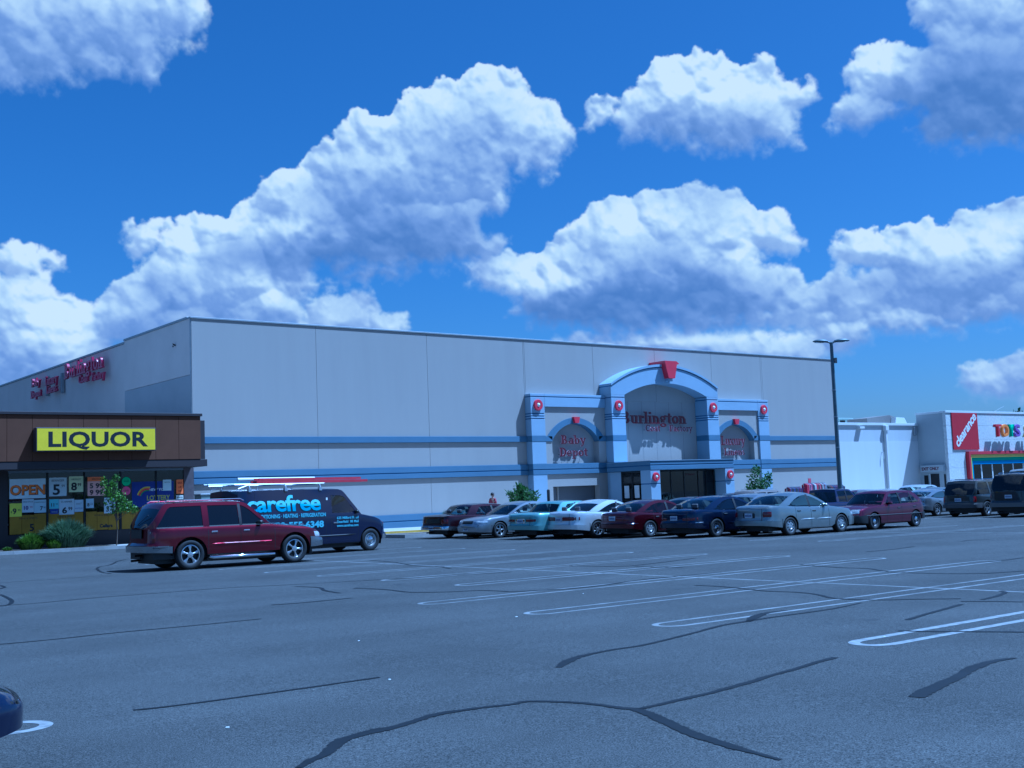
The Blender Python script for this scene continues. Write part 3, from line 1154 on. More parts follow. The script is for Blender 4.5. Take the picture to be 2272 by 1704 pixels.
def cabin(b, S, root, G, far):
    W = b.W
    xa, xb, xc, xd, zr = G['xa'], G['xb'], G['xc'], G['xd'], G['zr']
    PAINT = S.get('roof_paint', S['paint'])
    wr = G.get('wr', W - .25)
    gF, gR, gS = G.get('glass', (G_CLEAR, G_CLEAR, G_CLEAR))
    arch_ = G.get('arch', .05)

    def belt(x):
        return b.zs(x) - .01

    def out(x, aw=0., cw=0., rw=0.):
        xm = (xb + xc) / 2
        roof = zr - rw - arch_ * ((x - xm) / ((xb - xc) / 2 + .001)) ** 2 * .5
        za = belt(xa) + (xa - aw - x) / (xa - xb) * (zr - belt(xa))
        zc_ = belt(xd) + (x - xd - cw) / (xc - xd) * (zr - belt(xd))
        k = G.get('soft', .16)
        return smin(smin(roof, za, k), zc_, G.get('soft_rear', k))
    aw, rw = G.get('aw', .13), G.get('rw', .085)
    cw = G.get('cw', .30)
    pillars = G['pillars']        # (centre, width) list between windows
    wins = G['wins']              # x ranges
    xs = set(np.round(np.linspace(xd, xc, 9), 4)) | set(np.round(np.linspace(xc, xb, 30), 4)) | set(np.round(np.linspace(xb, xa, 14), 4))
    for w in wins:
        xs.update([round(w[0], 4), round(w[1], 4)])
    xs = sorted(xs)
    xs = [x for i, x in enumerate(xs) if i == 0 or x - xs[i - 1] > .004]
    zbase = max(belt(xa), belt(xd))

    def yy(x, z):
        bw = b.at(b.sx(x), b.zs(x))[1] - .012
        t = max(0, min(1, (z - belt(x)) / (zr - belt(x))))
        return lerp(bw, wr, t ** G.get('tpow', 1.25))
    lower = G.get('wb', .03)
    side_mb = {1: MB(), -1: MB()}
    frames = MB()
    for sgn in (-1, 1):
        mb = side_mb[sgn]
        glassm = {k: MB() for k in range(len(wins))}
        for i in range(len(xs) - 1):
            x0, x1 = xs[i], xs[i + 1]
            xm = (x0 + x1) / 2
            o0, o1 = max(out(x0), belt(x0)), max(out(x1), belt(x1))
            wk = None
            for k, w in enumerate(wins):
                if w[0] <= xm <= w[1]:
                    wk = k

            def win(x):
                lo = belt(x) + lower
                return lo, max(lo, min(out(x, aw, cw, rw), out(x) - .012))

            def q(za, zc, zb_, zd, dst, mi, n=1, inset=0):
                P = []
                for j in range(n + 1):
                    a, c = lerp(za, zb_, j / n), lerp(zc, zd, j / n)
                    P.append([(x0, sgn * (yy(x0, a) - inset), a), (x1, sgn * (yy(x1, c) - inset), c)])
                dst.grid(P, mi)
            if wk is None:
                q(belt(x0), belt(x1), o0, o1, mb, 0, 4)
            else:
                l0, t0 = win(x0)
                l1, t1 = win(x1)
                q(belt(x0), belt(x1), l0, l1, mb, 0)
                if t0 > l0 + .004 or t1 > l1 + .004:
                    q(l0, l1, t0, t1, glassm[wk], 0, 3, .012)
                q(t0, t1, o0, o1, mb, 0, 2)
        for k, g in glassm.items():
            if g.f:
                gm = wins[k][2] if len(wins[k]) > 2 else gS
                o = orient(g.build('side_window', gm, root, 60), ((xa + xd) / 2, 0, .8))
                if G.get('trim'):
                    pass
        # glass divider bar and dark B pillars
        for px, pwid in pillars:
            if G.get('pillar_painted'):
                continue
            frames = MB()
            P = []
            for j in range(7):
                z = lerp(belt(px) + .01, out(px) - rw * .6, j / 6)
                P.append([(px - pwid / 2, sgn * (yy(px, z) + .003), z), (px + pwid / 2, sgn * (yy(px, z) + .003), z)])
            frames.grid(P)
            frames.build('window_pillar', G.get('pillar_mat', M_BLACK), root)
    # roof, windscreen, back window in one grid
    js = [-1, -.94, -.8, -.5, 0, .5, .8, .94, 1]
    roof, ws, bw = MB(), MB(), MB()
    P = []
    for x in xs:
        z = max(out(x), belt(x))
        row = []
        Y = yy(x, z)
        tf = max(0, min(1, (x - xb + .1) / (xa - xb)))
        tr = max(0, min(1, (xc + .1 - x) / (xc - xd + .001)))
        for t in js:
            cz = .045 * (1 - t * t)
            bow = .20 * tf * (1 - t * t) - G.get('bow_rear', .14) * tr * (1 - t * t)
            row.append((x + bow, Y * t, z + cz))
        P.append(row)
    zt = zr - G.get('hdr', .09)

    def seg(i, j):
        xm = (xs[i] + xs[i + 1]) / 2
        zc = (P[i][4][2] + P[i + 1][4][2]) / 2
        if 0 < j < len(js) - 2 and zc < zt:
            if xm > xb - .3 and zc > belt(xa) + .015:
                return 'f'
            if xm < xc + .3 and zc > belt(xd) + G.get('rear_low', .02) and not G.get('no_rear'):
                return 'r'
        return 'o'
    roof.grid(P, tag=lambda i, j: 0 if seg(i, j) == 'o' else None)
    ws.grid(P, tag=lambda i, j: 0 if seg(i, j) == 'f' else None)
    bw.grid(P, tag=lambda i, j: 0 if seg(i, j) == 'r' else None)
    for m_ in side_mb.values():
        k = len(roof.v)
        roof.v += m_.v
        roof.f += [tuple(i + k for i in f) for f in m_.f]
        roof.m += m_.m
    roof.build('cabin_roof', PAINT, root, 32, fix=True)
    if ws.f:
        orient(ws.build('windscreen', gF, root, 60), ((xa + xd) / 2, 0, .5))
    if bw.f:
        orient(bw.build('rear_window', gR, root, 60), ((xa + xd) / 2, 0, .5))
    if G.get('trim'):
        t = MB()
        for sgn in (-1, 1):
            for w in wins:
                n = 10
                P = []
                for z_ in (0, 1):
                    P.append([(lerp(w[0], w[1], i / n), sgn * (yy(lerp(w[0], w[1], i / n), belt(lerp(w[0], w[1], i / n)) + lower) + .008), belt(lerp(w[0], w[1], i / n)) + lower - .022 + z_ * .03) for i in range(n + 1)])
                t.grid(P)
        t.build('window_trim', G['trim'], root)
    # seats
    if not G.get('no_seats'):
        zf = b.zs(S['wb'] / 2)
        sm = S.get('seat', M_SEAT)
        fx = xb - .25 - (G.get('seat_back', .35))
        for k, (sx_, ys) in enumerate(((fx, (.36, -.36)), (fx - .95, (.36, -.36)))):
            if sx_ < xd + .25:
                continue
            if k == 1 and G.get('one_row'):
                continue
            for y_ in ys:
                s_ = MB()
                s_.box(sx_ - .02, sx_ + .5, y_ - .25, y_ + .25, zf - .55, zf - .38, bev=.04)
                s_.add(*[([(sx_ - .10 + a * .13 - c * .18, y_ + d * .25, zf - .42 + c * .50) for c in (0, 1) for a in (0, 1) for d in (-1, 1)], [(0, 1, 3, 2), (4, 6, 7, 5), (0, 4, 5, 1), (2, 3, 7, 6), (0, 2, 6, 4), (1, 5, 7, 3)])][0])
                s_.box(sx_ - .33, sx_ - .22, y_ - .12, y_ + .12, zf + .11, zf + .27, bev=.03)
                s_.build('seat', sm, root)
        d = MB().box(xb + .25, xa - .02, -W + .16, W - .16, zf - .35, min(belt(xa) - .02, zf), bev=.05)
        d.build('dashboard', M_BLACK, root)
        if G.get('shelf', True) and xc - xd > .3:
            MB().box(xd + .05, xc - .1, -W + .2, W - .2, belt(xd) - .12, belt(xd) - .06).build('parcel_shelf', sm, root)
    G['_yy'], G['_out'], G['_belt'] = yy, out, belt


def sedan(paintm, **k):
    """three-box saloon; keyword overrides"""
    wb = k.get('wb', 2.6)
    ro, fo = k.get('ro', 1.0), k.get('fo', .9)
    W = k.get('W', 1.74)
    z = k.get('belt', .90)
    tr = k.get('trunk', z + .06)
    hd = k.get('hood', z - .08)
    zr = k.get('zr', 1.36)
    xa = k.get('xa', wb - .42)
    xb = k.get('xb', xa - .75)
    xc = k.get('xc', .28)
    xd = k.get('xd', -.42)
    bp = k.get('bp', (xb + xc) / 2 + .22)
    cw = k.get('cw', .34)
    S = dict(W=W, wb=wb, ro=ro, fo=fo, R=k.get('R', .305), paint=paintm,
             corner=k.get('corner', .40), endcurve=k.get('endcurve', .12), taper=k.get('taper', .93),
             shoulder=k.get('shoulder', [(-ro, tr - .05), (-ro + .12, tr), (xd, tr + .0), (xc, z + .01), (xa - .3, z - .02), (xa, z - .01), (wb + fo - .5, hd - .03), (wb + fo - .15, hd - .10), (wb + fo, hd - .18)]),
             sill=k.get('sill', [(-ro, .37), (-.5, .30), (.3, .22), (wb - .3, .22), (wb + .4, .24), (wb + fo, .27)]),
             rear=k.get('rear', [(.2, -.03), (.3, .03), (.52, .04), (.56, -.01), (tr - .1, -.02), (tr, -.08)]),
             front=k.get('front', [(.18, -.04), (.3, .03), (.50, .04), (.56, 0), (hd - .1, -.08), (hd, -.2)]),
             doors=k.get('doors', [(xc - .02, bp), (bp, xa - .16)]),
             crown=k.get('crown', .05), wheel=k.get('wheel', 'cover'), plate=k.get('plate', .74), z_bumper=k.get('zbump', .53),
             gh=dict(xa=xa, xb=xb, xc=xc, xd=xd, zr=zr, wr=k.get('wr', W / 2 - .24), cw=cw, arch=k.get('arch', .06), soft=k.get('soft', .16),
                     wins=k.get('wins', [(xd + .1, bp - .04), (bp + .04, xa - .05)]), pillars=k.get('pillars', [(bp, .09)]),
                     glass=k.get('glass', (G_CLEAR, G_CLEAR, G_CLEAR))))
    for q in ('lights', 'strips', 'bumper', 'low', 'z_low', 'far', 'front_plate', 'extra', 'mirror', 'handle', 'seat', 'tumble', 'bumper_rear', 'bumper_front', 'sq', 'roof_paint'):
        if q in k:
            S[q] = k[q]
    for q in ('trim', 'shelf', 'hdr', 'soft_rear', 'bow_rear', 'rear_low', 'aw', 'tpow', 'one_row', 'rw'):
        if q in k:
            S['gh'][q] = k[q]
    return S

# ------------------------------------------------------------------ ground
M_ASPH = mat('asphalt', (0.075, 0.073, 0.07), 0.92)


def asphalt_nodes():
    nt = M_ASPH.node_tree
    N, L = nt.nodes, nt.links
    b = N['Principled BSDF']
    tc = N.new('ShaderNodeTexCoord')

    def noise(scale, detail=3, rough=.6, vec=None):
        n = N.new('ShaderNodeTexNoise')
        n.inputs['Scale'].default_value = scale
        n.inputs['Detail'].default_value = detail
        n.inputs['Roughness'].default_value = rough
        L.new(vec or tc.outputs['Object'], n.inputs['Vector'])
        return n.outputs[0]

    def ramp_(src, p0, p1, v0, v1):
        r = N.new('ShaderNodeMapRange')
        r.inputs[1].default_value, r.inputs[2].default_value = p0, p1
        r.inputs[3].default_value, r.inputs[4].default_value = v0, v1
        L.new(src, r.inputs[0])
        return r.outputs[0]

    def mul(a, b_):
        m = N.new('ShaderNodeMath')
        m.operation = 'MULTIPLY'
        L.new(a, m.inputs[0])
        L.new(b_, m.inputs[1])
        return m.outputs[0]
    grain = ramp_(noise(85, 3, .85), .38, .62, .12, 2.0)
    clump = ramp_(noise(24, 2, .5), .3, .7, .84, 1.16)
    patch = ramp_(noise(.35, 5, .6), .3, .7, .82, 1.16)
    mp = N.new('ShaderNodeMapping')
    mp.inputs['Scale'].default_value = (.06, .9, 1)
    L.new(tc.outputs['Object'], mp.inputs[0])
    lane = ramp_(noise(.8, 4, .6, mp.outputs[0]), .35, .65, .90, 1.09)
    v = N.new('ShaderNodeTexVoronoi')
    v.inputs['Scale'].default_value = 30
    L.new(tc.outputs['Object'], v.inputs['Vector'])
    chip = ramp_(v.outputs['Distance'], .05, .13, 1.0, 0.0)
    pick = N.new('ShaderNodeMath')
    pick.operation = 'GREATER_THAN'
    pick.inputs[1].default_value = .93
    sp = N.new('ShaderNodeSeparateColor')
    L.new(v.outputs['Color'], sp.inputs[0])
    L.new(sp.outputs[0], pick.inputs[0])
    stone = mul(chip, pick.outputs[0])
    k = mul(mul(grain, clump), mul(patch, lane))
    c = N.new('ShaderNodeMix')
    c.data_type = 'RGBA'
    c.blend_type = 'MULTIPLY'
    c.inputs[0].default_value = 1
    c.inputs[6].default_value = (.058, .057, .054, 1)
    L.new(k, c.inputs[7])
    c2 = N.new('ShaderNodeMix')
    c2.data_type = 'RGBA'
    L.new(stone, c2.inputs[0])
    L.new(c.outputs[2], c2.inputs[6])
    c2.inputs[7].default_value = (.34, .33, .30, 1)
    L.new(c2.outputs[2], b.inputs['Base Color'])
    bp = N.new('ShaderNodeBump')
    bp.inputs['Strength'].default_value = .35
    bp.inputs['Distance'].default_value = .006
    L.new(noise(75, 3, .7), bp.inputs['Height'])
    L.new(bp.outputs[0], b.inputs['Normal'])
    b.inputs['Specular IOR Level'].default_value = .25


asphalt_nodes()
gq = MB()
gq.add([(x, y, gz(x, y)) for x, y in ((-500, -500), (700, -500), (700, 700), (-500, 700))], [(0, 1, 2, 3)])
tag(gq.build('parking_lot_ground', M_ASPH), kind='structure')

M_PAINTW = mat('road_paint_white', (0.26, 0.26, 0.255), 0.85, var=0.30, scale=9, dark=(.15, .15, .148))
M_PAINTF = mat('road_paint_faded', (0.21, 0.21, 0.205), 0.85, var=0.35, scale=2.2, dark=(.10, .10, .098))
M_PAINTY = mat('curb_paint_yellow', (0.62, 0.42, 0.05), 0.8, var=0.25, scale=5)
M_TAR = mat('crack_sealant', (0.008, 0.009, 0.011), 0.7, var=0.3, scale=6, spec=.3)


def ribbon(mb, pts, w, lift, smooth_n=3, ws=None, ragged=0.0):
    P = [Vector((x, y)) for x, y in pts]
    Q, Wd = [], []
    n = len(P)
    for i in range(n - 1):
        p0, p1, p2, p3 = P[max(i - 1, 0)], P[i], P[i + 1], P[min(i + 2, n - 1)]
        for k in range(smooth_n):
            t = k / smooth_n
            Q.append(.5 * ((2 * p1) + (p2 - p0) * t + (2 * p0 - 5 * p1 + 4 * p2 - p3) * t * t + (3 * p1 - p0 - 3 * p2 + p3) * t ** 3))
            Wd.append(lerp(ws[i], ws[i + 1], t) if ws else w)
    Q.append(P[-1])
    Wd.append(ws[-1] if ws else w)
    V = []
    for i, q in enumerate(Q):
        d = (Q[min(i + 1, len(Q) - 1)] - Q[max(i - 1, 0)]).normalized()
        nn = Vector((-d.y, d.x))
        a = Wd[i] / 2 * (1 + random.uniform(-ragged, ragged))
        c = Wd[i] / 2 * (1 + random.uniform(-ragged, ragged))
        for s in (q + nn * a, q - nn * c):
            V.append((s.x, s.y, gz(s.x, s.y) + lift))
    mb.add(V, [(2 * i + 1, 2 * i + 3, 2 * i + 2, 2 * i) for i in range(len(Q) - 1)])


TAR = {
    'long bottom': [(3.39, 6.5), (3.53, 6.62), (3.67, 6.7), (3.84, 6.87), (3.99, 7.02), (4.14, 7.08), (4.31, 7.12), (4.47, 7.13), (4.68, 7.2), (4.95, 7.3), (5.2, 7.29), (5.43, 7.25), (5.6, 7.2), (5.75, 7.21), (5.86, 7.08), (5.98, 6.87), (6.03, 6.66), (6.05, 6.45), (6.08, 6.31), (6.01, 6.09), (5.88, 5.79), (5.74, 5.48), (5.66, 5.2), (5.6, 4.96), (5.56, 4.74), (5.52, 4.53)],
    'branch': [(6.11, 6.32), (6.35, 6.33), (6.68, 6.36), (6.97, 6.38), (7.31, 6.44), (7.61, 6.49), (7.95, 6.57), (8.39, 6.64), (8.82, 6.74), (9.16, 6.79)],
    'mid1': [(7.09, 8.38), (7.39, 8.6), (7.67, 8.75), (7.96, 8.83), (8.32, 8.87), (8.66, 8.87), (9.23, 9.01), (9.87, 9.19), (10.48, 9.38), (10.95, 9.43), (11.42, 9.46), (11.87, 9.46), (12.48, 9.45), (12.98, 9.49), (13.61, 9.61)],
    'mid1b': [(10.98, 9.38), (11.42, 9.65), (11.88, 9.84), (12.3, 9.84)],
    'right': [(7.81, 5.09), (8.13, 5.18), (8.48, 5.27), (8.86, 5.36), (9.31, 5.5), (9.64, 5.56), (9.92, 5.57), (10.09, 5.52)],
    'r2': [(12.17, 7.97), (12.75, 8.12), (13.41, 8.26), (14.11, 8.42)],
    'r3': [(14.8, 8.52), (15.42, 8.63), (15.94, 8.81), (16.08, 8.96)],
    'r4': [(11.22, 7.47), (11.35, 7.18), (11.55, 6.89), (11.86, 6.38)],
    'cross1': [(14.72, 13.71), (14.75, 13.16), (14.59, 12.52), (14.43, 11.92), (14.49, 11.39), (14.33, 10.88), (13.99, 10.36), (13.98, 9.9), (14.14, 9.56), (14.43, 9.28), (14.78, 8.82)],
    'cross1b': [(14.44, 8.62), (14.65, 8.27), (14.78, 7.92)],
    'cross2': [(19.75, 15.42), (19.48, 14.75), (19.29, 13.99), (19.26, 13.39), (18.77, 12.65), (18.65, 11.95), (18.75, 11.33), (19.08, 10.86), (19.82, 10.57)],
    'line1': [(3.41, 9.34), (3.62, 9.28), (4.0, 9.25), (4.41, 9.23), (4.84, 9.22), (5.31, 9.22), (5.65, 9.22)],
    'line2': [(3.94, 15.35), (4.62, 15.3), (5.38, 15.36), (6.15, 15.3), (6.97, 15.28), (7.43, 15.28)],
    'line3': [(5.59, 21.81), (6.15, 21.7), (7.23, 21.87), (8.54, 21.81), (9.91, 21.69), (11.15, 21.12), (12.97, 20.52), (15.49, 19.74)],
    'hook': [(6.37, 24.82), (6.26, 24.0), (6.08, 22.91), (5.83, 22.05), (5.59, 21.65)],
    'hook2': [(7.19, 28.05), (7.08, 27.21), (6.86, 26.74)],
    'line4': [(7.44, 28.99), (8.15, 29.1), (8.5, 29.02), (9.61, 29.06), (9.95, 28.7)],
    'hook3': [(13.6, 37.81), (13.04, 36.96), (12.09, 34.87), (11.41, 33.87), (10.92, 32.61), (10.45, 30.85), (10.31, 29.75)],
    'a': [(10.78, 20.62), (10.88, 19.87), (10.59, 19.15), (10.42, 18.27)],
    'b': [(8.56, 17.25), (9.03, 17.13), (10.0, 17.15)],
    'c': [(11.16, 19.04), (11.32, 18.23), (11.24, 17.19), (11.67, 16.61), (12.13, 16.35), (12.23, 15.61)],
    'd': [(16.76, 27.68), (16.52, 26.11), (15.95, 24.35), (15.87, 23.02), (15.55, 22.14)],
    'e': [(12.23, 15.61), (13.42, 15.16), (15.44, 15.48), (17.23, 15.36)],
    'f': [(17.48, 20.11), (17.59, 19.22), (18.06, 18.66), (20.66, 19.19)],
    'h': [(17.91, 18.44), (17.91, 17.66), (18.0, 17.07)],
    'i': [(24.14, 16.81), (25.17, 16.79), (26.53, 17.02)],
    'j': [(29.11, 17.24), (29.73, 17.33), (30.17, 17.03)],
    'k': [(21.9, 12.4), (22.47, 12.32), (23.25, 12.38)],
}
TARW = {'long bottom': [.05, .07, .08, .10, .11, .10, .13, .10, .08, .09, .07, .06, .06, .06, .06, .06, .06, .07, .09, .10, .11, .11, .10, .09, .05, .03],
        'branch': [.05, .06, .07, .06, .07, .08, .06, .06, .07, .08], 'right': [.12, .14, .12, .11, .12, .10, .08, .03],
        'mid1': [.06, .12, .09, .07, .06, .06, .06, .06, .07, .08, .07, .06, .06, .05, .03], 'mid1b': [.06, .16, .10, .04]}
tl = thing('crack_seal_network', 'dark tar lines sealing the cracks all over the grey asphalt', 'tar lines')
tl['kind'] = 'structure'
for key, pts in TAR.items():
    mb = MB()
    ws = TARW.get(key)
    w = .05 if key.startswith('line') else .075
    ribbon(mb, pts, w, .0045, 4 if key.startswith('line') else 9, ws, .20)
    mb.build('tar_line', M_TAR, tl)


def hairpin(x0, x1, y, w, m, parent, gap=.42, open_far=False):
    """a double stall line with rounded ends"""
    mb = MB()
    g = gap / 2
    pts = [(x1 - .24 - (x1 - x0 - .5) * k / 14, y + g) for k in range(15)]
    pts += [(x0 + .26 - .26 * math.sin(R(a)), y + g * math.cos(R(a))) for a in range(10, 171, 10)]
    pts += [(x0 + .26 + (x1 - x0 - .5) * k / 14, y - g) for k in range(15)]
    if not open_far:
        pts += [(x1 - .24 + .24 * math.sin(R(a)), y - g * math.cos(R(a))) for a in range(10, 181, 10)]
    ribbon(mb, pts, w, .0025, 1, None, .05)
    mb.build('stall_line', m, parent)


mk = thing('stall_markings', 'white double stall lines with rounded ends painted on the asphalt', 'road markings')
mk['kind'] = 'structure'
for i, y in enumerate([7.12, 9.97, 12.46, 15.1, 17.7, 20.3, 23.0, 25.6, 28.2, 30.8, 33.4, 4.4]):
    hairpin(10.05 if y < 17 else 12.6, 22.2, y, .12 if y < 8 else .085, M_PAINTW if y < 8 else M_PAINTF, mk, .42)
for i in range(14):
    y = 22.6 + 2.62 * i
    hairpin(28.4, 40.0, y - 1.3, .09, M_PAINTF, mk)
for i in range(16):
    hairpin(47.5, 59.0, 14 + 2.62 * i, .09, M_PAINTF, mk)
mb = MB()
ribbon(mb, [(16.1, 3), (16.1, 20), (16.0, 36)], .09, .0012, 3)
mb.build('stall_line', M_PAINTF, mk)
mb = MB()
ribbon(mb, [(34.2, 18), (34.2, 60 - 13)], .09, .0012, 3)
mb.build('stall_line', M_PAINTF, mk)
hairpin(-3.2, 2.72, 9.32, .10, M_PAINTW, mk, .44)
for o in mk.children[-1:]:
    pass

M_OIL = mat('oil_stain', (.030, .029, .028), .75, var=.3, scale=8)
oil = thing('oil_stains', 'dark oil drips in the parking bays', 'stain')
oil['kind'] = 'structure'
rso = random.Random(3)
for k in range(34):
    bay = rso.randrange(9)
    ox_, oy_ = rso.choice([rso.uniform(11.0, 14.5), rso.uniform(17.5, 21)]), 8.4 + 2.6 * bay + rso.gauss(0, .3)
    rr_ = rso.uniform(.04, .13)
    mb = MB()
    n_ = 14
    P_ = [(ox_ + rr_ * rso.uniform(.6, 1.2) * math.cos(2 * math.pi * i / n_) * 1.3, oy_ + rr_ * rso.uniform(.6, 1.2) * math.sin(2 * math.pi * i / n_)) for i in range(n_)]
    mb.add([(x, y, gz(x, y) + .0007) for x, y in P_], [tuple(range(n_))])
    mb.build('stain', M_OIL, oil)

M_CONC = mat('sidewalk_concrete', (0.40, 0.38, 0.35), 0.9, var=0.18, scale=1.3, bump=.15)
M_CURB = mat('curb_concrete', (0.33, 0.32, 0.30), 0.9, var=0.25, scale=2.0)


def slab(mb, x0, x1, y0, y1, h, base=-.05):
    V = [(x, y, gz(x, y) + h) for x, y in ((x0, y0), (x1, y0), (x1, y1), (x0, y1))] + [(x, y, gz(x, y) + base) for x, y in ((x0, y0), (x1, y0), (x1, y1), (x0, y1))]
    mb.add(V, [(0, 1, 2, 3), (1, 0, 4, 5), (2, 1, 5, 6), (3, 2, 6, 7), (0, 3, 7, 4)])


sw = thing('sidewalk', 'pale concrete walk along the store fronts', 'sidewalk')
sw['kind'] = 'structure'
del sw['category']
CURB_Y = 48.75
x = -20.0
while x < 100:
    mb = MB()
    slab(mb, x + .006, x + 1.494, CURB_Y + .16, 50.6, .130)
    mb.build('paving_slab', M_CONC, sw)
    mb = MB()
    slab(mb, x + .006, x + 1.494, 50.612, 55.6 if x > 22 else 51.45, .131)
    mb.build('paving_slab', M_CONC, sw)
    x += 1.5
x = -20.0
while x < 100:
    mb = MB()
    slab(mb, x + .004, x + 2.996, CURB_Y, CURB_Y + .152, .134)
    mb.build('kerbstone', M_PAINTY if 22 < x < 62 else M_CURB, sw)
    x += 3.0
# the planted strip before the liquor store is bare soil between kerb and walk
M_SOIL = mat('soil', (0.09, 0.07, 0.05), 0.95, var=.3, scale=6, bump=.3)
mb = MB()
slab(mb, 11.0, 17.2, CURB_Y + .17, 50.3, .145, .05)
tag(mb.build('planting_bed', M_SOIL), kind='structure')
# end island of the parked row
isl = thing('traffic_island', 'raised island with a stone kerb at the left end of the parked row', 'traffic island')
isl['kind'] = 'structure'
del isl['category']
mb = MB()
slab(mb, 27.6, 33.9, 42.55, 44.6, .12)
mb.build('island_top', M_SOIL, isl)
for (a, b_, c, d) in ((27.45, 34.05, 42.4, 42.55), (27.45, 34.05, 44.6, 44.75), (27.45, 27.6, 42.552, 44.598)):
    mb = MB()
    slab(mb, a, b_, c, d, .15)
    mb.build('kerbstone', M_CURB, isl)

# ------------------------------------------------------------------ the big store
M_STUC = mat('stucco_cream', (0.37, 0.345, 0.315), 0.92, var=0.035, scale=1.1, bump=.35, bscale=45, streak=True)
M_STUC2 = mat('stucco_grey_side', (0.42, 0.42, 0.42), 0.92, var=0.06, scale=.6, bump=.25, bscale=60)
M_STUCL = mat('stucco_cream_lifted', (0.66, 0.60, 0.54), 0.92, var=0.06, scale=.6, bump=.25, bscale=60)  # cream lightened in colour to make up for weak light on this side
M_BLUE = mat('stucco_blue_band', (0.12, 0.178, 0.265), 0.88, var=0.06, scale=.9, bump=.2, bscale=60)
M_LBLUE = mat('stucco_light_blue', (0.33, 0.40, 0.50), 0.9, var=0.05, scale=.8, bump=.2, bscale=60)
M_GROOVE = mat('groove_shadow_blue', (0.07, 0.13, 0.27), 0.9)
M_COPE = mat('coping_metal', (0.33, 0.34, 0.35), 0.5, .3, var=.1)
M_ROOF = mat('roof_membrane', (0.28, 0.28, 0.28), 0.9, var=.2, scale=.6)
M_RED = mat('red_enamel', (0.52, 0.03, 0.06), 0.4, var=.08, scale=3)
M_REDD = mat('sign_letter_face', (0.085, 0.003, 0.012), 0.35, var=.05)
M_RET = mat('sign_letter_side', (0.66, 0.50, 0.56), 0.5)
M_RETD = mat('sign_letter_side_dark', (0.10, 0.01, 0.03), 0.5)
M_WHITE = mat('white_enamel', (0.80, 0.80, 0.78), 0.5)
M_FRAME = mat('window_frame_bronze', (0.018, 0.018, 0.020), 0.45, .4)
M_JOINT = mat('joint_filler', (0.16, 0.16, 0.17), 0.95)
G_STORE = glass('store_glass', (0.42, 0.48, 0.5), opaque=.25, base=(.02, .025, .03))
M_POSTER = mat('poster_paper', (0.62, 0.62, 0.62), .8, var=.1, scale=4)

D = 54.70
BX0, BX1, BTOP = 23.05, 75.55, 10.86
store = thing('department_store', 'huge grey windowless store with a light blue arched entrance', 'store', (0, 0, 0))
store['kind'] = 'thing'

# core
mb = MB()
mb.box(BX0 + .25, BX1 - .05, D + .5, 112, -1.2, 10.6)
mb.build('core', M_ROOF, store)
# front wall in panels, joints open 18 mm
JX = [BX0, 30.08, 37.29, 44.54, 50.24, 55.92, 61.58, 67.1, BX1]
bands = [(4.53, 4.87, 'm'), (2.50, 3.15, 'd'), (-.9, .50, 'b')]


def wall_panels(x0, x1, rows):
    for a, c in zip(JX, JX[1:]):
        a2, c2 = max(a, x0), min(c, x1)
        if c2 - a2 < .05:
            continue
        for z0, z1 in rows:
            MB().box(a2 + .006, c2 - .006, D, D + .18, z0, z1, bev=.006).build('wall_panel', M_STUC, store)


GAPS = [(.505, 2.495), (3.155, 4.525), (4.875, BTOP - .02)]
wall_panels(BX0, 44.44, GAPS)
wall_panels(66.95, BX1, GAPS)
wall_panels(44.44, 66.95, [(7.2, BTOP - .02)])
MB().box(BX0 + .02, BX1 - .02, D + .185, D + .45, -1.0, BTOP - .1).build('joint_backing', M_JOINT, store)


def band_run(x0, x1, y, parent, mid=True, depth=.10):
    for z0, z1, k in bands:
        if k == 'm' and not mid:
            continue
        if k == 'd':
            MB().box(x0, x1, y - depth, y + .03, 2.83, 3.15, bev=.01).build('blue_band', M_BLUE, parent)
            MB().box(x0, x1, y - depth + .04, y + .03, 2.775, 2.828).build('band_groove', M_GROOVE, parent)
            MB().box(x0, x1, y - depth, y + .03, 2.50, 2.773, bev=.01).build('blue_band', M_BLUE, parent)
        elif k == 'm':
            MB().box(x0, x1, y - depth, y + .03, z0, z1, bev=.01).build('blue_band', M_BLUE, parent)
        else:
            MB().box(x0, x1, y - depth, y + .03, .16, z1, bev=.01).build('blue_band', M_BLUE, parent)
            MB().box(x0, x1, y - depth + .04, y + .03, .105, .158).build('band_groove', M_GROOVE, parent)
            MB().box(x0, x1, y - depth, y + .03, -1., .103, bev=.01).build('blue_band', M_BLUE, parent)


band_run(BX0, 44.43, D, store)
band_run(66.96, BX1, D, store)
# coping
MB().box(BX0 - .06, BX1 + .06, D - .05, D + .42, BTOP - .018, BTOP + .07, bev=.01).build('coping', M_COPE, store)
MB().box(BX0 - .06, BX0 + .36, D + .43, 64.1, BTOP, BTOP + .12, bev=.01).build('coping', M_COPE, store)
MB().box(BX0 + .04, BX0 + .44, 64.12, 112, BTOP - .11, BTOP + .01, bev=.01).build('coping', M_COPE, store)
MB().box(BX1 - .3, BX1 + .06, D + .43, 112, BTOP, BTOP + .12).build('coping', M_COPE, store)
